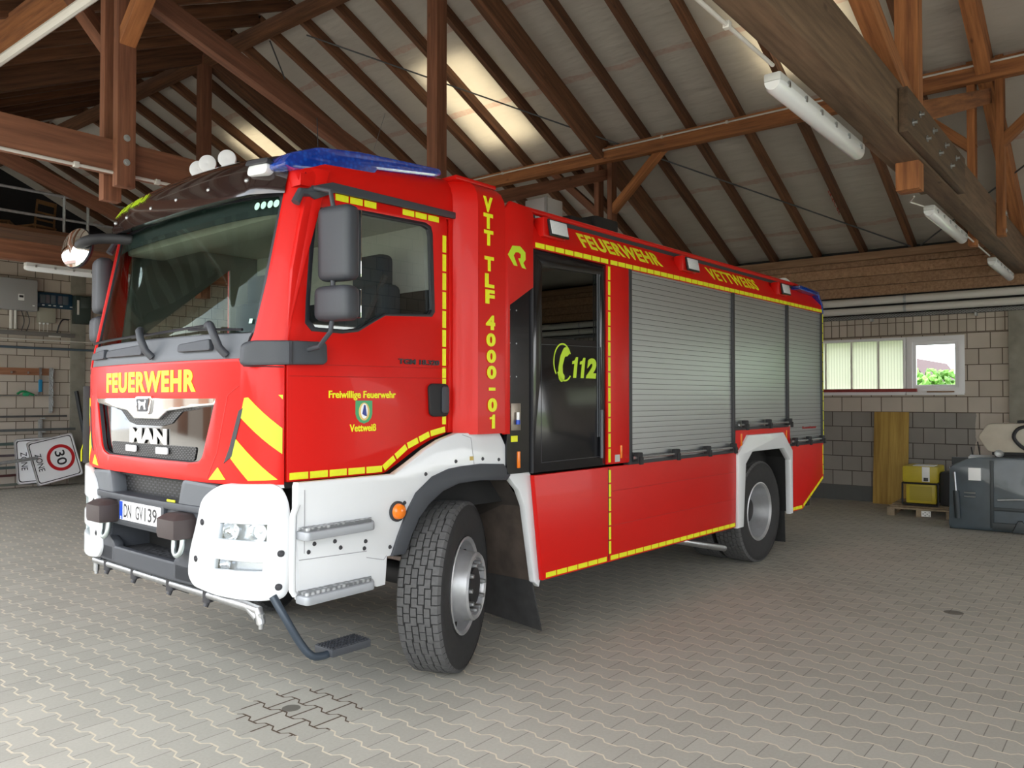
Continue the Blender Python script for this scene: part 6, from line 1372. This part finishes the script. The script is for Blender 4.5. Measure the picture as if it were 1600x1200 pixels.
# pallet
pm = Matrix.Translation((9.42, -0.62, 0)) @ Matrix.Rotation(math.radians(4), 4, 'Z')
t = thing('pallet', 'weathered wooden pallet under the yellow machine', 'pallet', mw=pm)
for y in (-0.38, 0.0, 0.38):
    for x in (-0.52, 0.0, 0.52): box('block', x-0.06, x+0.06, y-0.05, y+0.05, 0.02, 0.10, WOOD_PAL, t, 0.003, pm)
for y in (-0.38, 0.0, 0.38): box('bottom_board', -0.58, 0.58, y-0.05, y+0.05, 0.0, 0.02, WOOD_PAL, t, 0.003, pm)
for k in range(6): box('deck_board', -0.58+k*0.212, -0.58+k*0.212+0.10, -0.43, 0.43, 0.10, 0.125, WOOD_PAL, t, 0.003, pm)
plq = box('pallet_label', -0.585, -0.58, -0.14, -0.02, 0.015, 0.095, PLATEW, t, 0.001, pm)
bm = bmesh.new()
for i in range(4):
    for j in range(3):
        if (i+j) % 2 == 0: bxm(bm, -0.5875, -0.585, -0.13+i*0.026, -0.112+i*0.026, 0.025+j*0.022, 0.038+j*0.022)
finish(bm, 'label_print', GREYBOX, t, pm)
# yellow machine
mm = Matrix.Translation((9.40, -0.60, 0.125)) @ Matrix.Rotation(math.radians(2), 4, 'Z')
MY = M('machine_yellow', (0.50, 0.40, 0.02), 0.45, var=0.1, vscale=6)
t = thing('generator', 'yellow boxy machine with black frame standing on the pallet', 'machine', mw=mm)
box('tank', -0.30, 0.30, -0.235, 0.235, 0.34, 0.58, MY, t, 0.03, mm); box('lower_housing', -0.28, 0.25, -0.20, 0.19, 0.04, 0.32, MY, t, 0.02, mm)
box('housing_recess', -0.286, -0.28, -0.15, 0.14, 0.08, 0.29, M('machine_yellow_dull', (0.38, 0.31, 0.03), 0.6), t, 0.004, mm)
fr_ = bmesh.new()
for y in (-0.235, 0.235): tubem(fr_, [(-0.29, y, 0.02), (-0.29, y, 0.33), (0.29, y, 0.33), (0.29, y, 0.02)], 0.013, 8)
for x in (-0.29, 0.29): tubem(fr_, [(x, -0.235, 0.02), (x, 0.235, 0.02)], 0.013, 8); tubem(fr_, [(x, -0.235, 0.33), (x, 0.235, 0.33)], 0.013, 8)
finish(fr_, 'frame', BLACKM, t, mm)
box('paper_sheet', -0.25, 0.05, -0.18, 0.10, 0.582, 0.59, PLATEW, t, 0.002, mm); box('type_label', -0.305, -0.300, -0.13, -0.03, 0.36, 0.575, PLATEW, t, 0.001, mm); box('warning_mark', -0.309, -0.304, -0.11, -0.05, 0.37, 0.42, INK, t, 0.001, mm)
box('motor', -0.22, 0.2, -0.38, -0.24, 0.02, 0.50, BLACKM, t, 0.04, mm); tube('pull_grip', [(-0.2, -0.40, 0.45), (-0.2, -0.40, 0.32)], 0.02, GREYBOX, t, 8, mm)
# dark blue-grey bucket
bmx = Matrix.Translation((8.05, -1.18, 0)) @ Matrix.Rotation(math.radians(6), 4, 'Z')
BKT = M('bucket_blue_grey', (0.045, 0.065, 0.080), 0.38, var=0.25, vscale=4, coat=0.2)
BKT2 = M('bucket_dark', (0.02, 0.028, 0.032), 0.5)
t = thing('loader_bucket', 'dark blue-grey loader attachment with curved corner beside the yellow machine', 'loader attachment', mw=bmx)
sec = round_poly([(0.0, 0.02), (-1.9, 0.02), (-1.9, 0.93), (-0.25, 0.93), (-0.02, 0.80)], [0.05, 0.02, 0.02, 0.18, 0.05], 6)
plate('front_plate', [sec], xplane(0.0), 0.04, BKT, t, 0.008, mw=bmx)
box('top_lip', -0.02, 0.45, -1.9, -0.22, 0.915, 0.94, GALV, t, 0.006, bmx); box('side_plate', 0.0, 0.5, -0.02, 0.0, 0.02, 0.80, BKT, t, 0.006, bmx)
box('bottom_trough', 0.0, 0.5, -1.9, 0.0, 0.0, 0.04, BKT2, t, 0.006, bmx); box('rear_plate', 0.46, 0.5, -1.9, 0.0, 0.02, 0.9, BKT2, t, 0.006, bmx)
box('stiffener', -0.07, -0.04, -0.50, -0.46, 0.05, 0.90, BKT2, t, 0.006, bmx); box('lower_rail', -0.07, -0.04, -1.9, -0.48, 0.27, 0.31, BKT2, t, 0.006, bmx); box('foot_rail', -0.08, -0.03, -1.9, -0.48, 0.03, 0.12, BKT2, t, 0.006, bmx)
box('paper_note', -0.046, -0.041, -0.36, -0.22, 0.64, 0.80, PLATEW, t, 0.001, bmx)
tube('hydraulic_ram', [(-0.07, -0.10, 0.15), (-0.07, -0.08, 0.50)], 0.035, BKT2, t, 12, bmx); tube('ram_rod', [(-0.07, -0.08, 0.50), (-0.07, -0.065, 0.74)], 0.013, STEEL, t, 10, bmx)
tube('hose', smooth_path([(-0.10, -0.54, 0.41), (-0.11, -0.75, 0.43), (-0.11, -0.88, 0.44), (-0.11, -0.95, 0.53), (-0.11, -1.05, 0.55), (-0.11, -1.3, 0.55)], 4), 0.012, GALV, t, 8, bmx)
for z in (0.45, 0.50): tube('hydraulic_line', [(-0.06, -0.17, z-0.02), (-0.06, -0.30, z-0.02)], 0.010, STEEL, t, 8, bmx); tube('hydraulic_line', [(-0.06, -1.0, z), (-0.06, -1.3, z)], 0.010, STEEL, t, 8, bmx)
plate('foot', [[(-0.70, 0.02), (-0.86, 0.02), (-0.80, 0.16), (-0.76, 0.16)]], xplane(-0.08), 0.06, BKT2, t, 0.004, mw=bmx)
# cream device standing on the bucket
dm = Matrix.Translation((8.30, -1.98, 0.94)) @ Matrix.Rotation(math.radians(2), 4, 'Z')
t = thing('spreader_hopper', 'cream coloured hopper with black hose resting on the loader attachment', 'hopper', mw=dm)
HC = M('cream_enamel', (0.50, 0.46, 0.38), 0.5, var=0.06)
plate('hopper', [round_poly([(0.36, 0.09), (0.46, 0.26), (0.36, 0.41), (-0.7, 0.44), (-0.7, 0.09)], 0.03)], xplane(0.2), 0.40, HC, t, 0.02, mw=dm)
box('base_frame', -0.15, 0.2, -0.6, 0.33, 0.03, 0.09, BLACKM, t, 0.01, dm); bm = bmesh.new(); lathem(bm, [(0.0, 0.02), (0.03, 0.02), (0.045, 0.03), (0.055, 0.0), (0.055, -0.03)], 20, M_=Matrix.Translation((-0.18, 0.25, 0.055)) @ Matrix.Rotation(-math.pi/2, 4, 'Z')); finish(bm, 'wheel', GALV, t, dm)
box('pedestal', -0.1, 0.15, -0.4, 0.3, 0.0, 0.03, BLACKM, t, 0.002, dm)
tube('hose', smooth_path([(-0.25, -0.15, 0.42), (-0.27, 0.02, 0.38), (-0.28, 0.08, 0.27), (-0.26, 0.0, 0.15), (-0.24, -0.15, 0.06)], 5), 0.022, BLACKM, t, 10, dm)
box('lid', -0.18, 0.18, -0.6, 0.05, 0.435, 0.475, BLACKM, t, 0.01, dm)

# ================================================================== OUTSIDE
def foliage(name, c, size, n, col, label, cat, group=None):
    random.seed(int(c[1]*10)+5); bm = bmesh.new()
    for k in range(n):
        d = Vector([random.gauss(0, 1) for _ in range(3)]).normalized()*(random.random()**0.4); p = Vector((c[0]+d.x*size[0], c[1]+d.y*size[1], max(0.2, c[2]+d.z*size[2])))
        s_ = random.uniform(0.05, 0.11)*(0.6+size[2]*0.55)
        bmesh.ops.create_icosphere(bm, subdivisions=1, radius=s_, matrix=Matrix.Translation(p) @ Matrix.Rotation(random.random()*3, 4, 'X') @ Matrix.Diagonal((1, 1, 0.55, 1)))
    for v in bm.verts: v.co += Vector((random.uniform(-.02, .02), random.uniform(-.02, .02), random.uniform(-.02, .02)))
    o = finish(bm, name, col, None, smooth=False); tag(o, label, cat, group); return o
LEAF = M('leaf_green', (0.10, 0.24, 0.035), 0.7, var=0.5, vscale=3); LEAF2 = M('leaf_bright', (0.17, 0.36, 0.07), 0.7, var=0.5, vscale=3)
GRASS = M('meadow_green', (0.16, 0.23, 0.09), 0.9, var=0.3, vscale=0.5)
o = box('ground_grass', 12.5, 120, -80, 60, 0.0, 0.06, GRASS); struct(o)
o = box('ground_lawn', -70, -24, -60, 70, 0.0, 0.05, GRASS); struct(o)
for i, (x, y, s) in enumerate(((17.0, 0.75, 0.93), (17.6, 3.5, 0.95), (17.2, 6.2, 1.0), (15.6, -2.9, 1.1), (15.6, -6.0, 1.3))):
    foliage('bush', (x, y, 1.28*s), (0.8, 1.25, 1.30*s), 900, LEAF2, ('green bush seen through the small clear window', 'green bush behind the translucent window, nearest the clear one', 'green bush behind the translucent window, farther along', 'bush outside right of the clear window', 'tall bush outside beyond the concrete pillar')[i], 'bush', 'bushes outside the far wall')
t = thing('neighbour_house', 'brown gabled house roof seen far through the small window', 'house', (34, 1.2, 0))
bm = bmesh.new(); yc, hw_ = 4.95, 0.95
vs_ = [bm.verts.new(p) for p in ((34, yc-hw_, 2.1), (34, yc, 3.5), (34, yc+hw_, 2.1), (42, yc-hw_, 2.1), (42, yc, 3.5), (42, yc+hw_, 2.1))]
for f in ((0, 1, 4, 3), (1, 2, 5, 4), (0, 3, 5, 2)): bm.faces.new([vs_[k] for k in f])
bm.faces.new((vs_[0], vs_[2], vs_[1])); finish(bm, 'roof', M('brown_tiles', (0.09, 0.045, 0.05), 0.8), t, I4, smooth=False)
box('walls', 34.2, 41.8, yc-hw_+0.3, yc+hw_-0.3, 0, 2.15, M('house_wall', (0.3, 0.2, 0.18), 0.8), t, 0, I4)
for i, (x, y, h) in enumerate(((-22, -16, 6), (-23, -9, 6.5), (-19, -1.5, 5.5), (-28, -24, 9))):
    t = thing('yard_tree', ('second tree across the yard, counted from the barn', 'tallest tree in the row across the yard', 'tree across the yard standing nearest the barn', 'tree across the yard farthest from the barn')[(0, 1, 2, 3)[i]], 'tree', (x, y, 0), group='trees across the yard')
    box('trunk', x-0.2, x+0.2, y-0.2, y+0.2, 0, h*0.5, WOOD_D, t, 0.05, I4)
    o = foliage('crown', (x, y, h*0.62), (2.2, 3.0, h*0.42), 500, LEAF, 'x', 'x'); del o['label'], o['category']; o.parent = t; o.matrix_basis = WM[t.name].inverted()

t = thing('unseen_barn', 'long pale block barn added across the yard, unseen, to fill reflections', 'building', (-24, 20, 0))  # added for what windscreen and grille reflect; out of view
box('walls', -30, -19, 4.0, 40, 0, 3.4, M('barn_render', (0.26, 0.22, 0.18), 0.9, var=0.15), t, 0, I4)
bm = bmesh.new(); vs_ = [bm.verts.new(p) for p in ((-18.5, 3.7, 3.3), (-24.5, 3.7, 6.0), (-30.5, 3.7, 3.3), (-18.5, 40.3, 3.3), (-24.5, 40.3, 6.0), (-30.5, 40.3, 3.3))]
for f in ((0, 1, 4, 3), (1, 2, 5, 4), (0, 1, 2), (3, 4, 5), (0, 2, 5, 3)): bm.faces.new([vs_[k] for k in f])
finish(bm, 'roof', M('barn_tiles', (0.10, 0.06, 0.05), 0.8), t, I4, smooth=False)
for y in (7, 14, 22, 31): box('gate', -19.0, -18.9, y, y+3.5, 0, 2.9, WOOD_D, t, 0.01, I4)
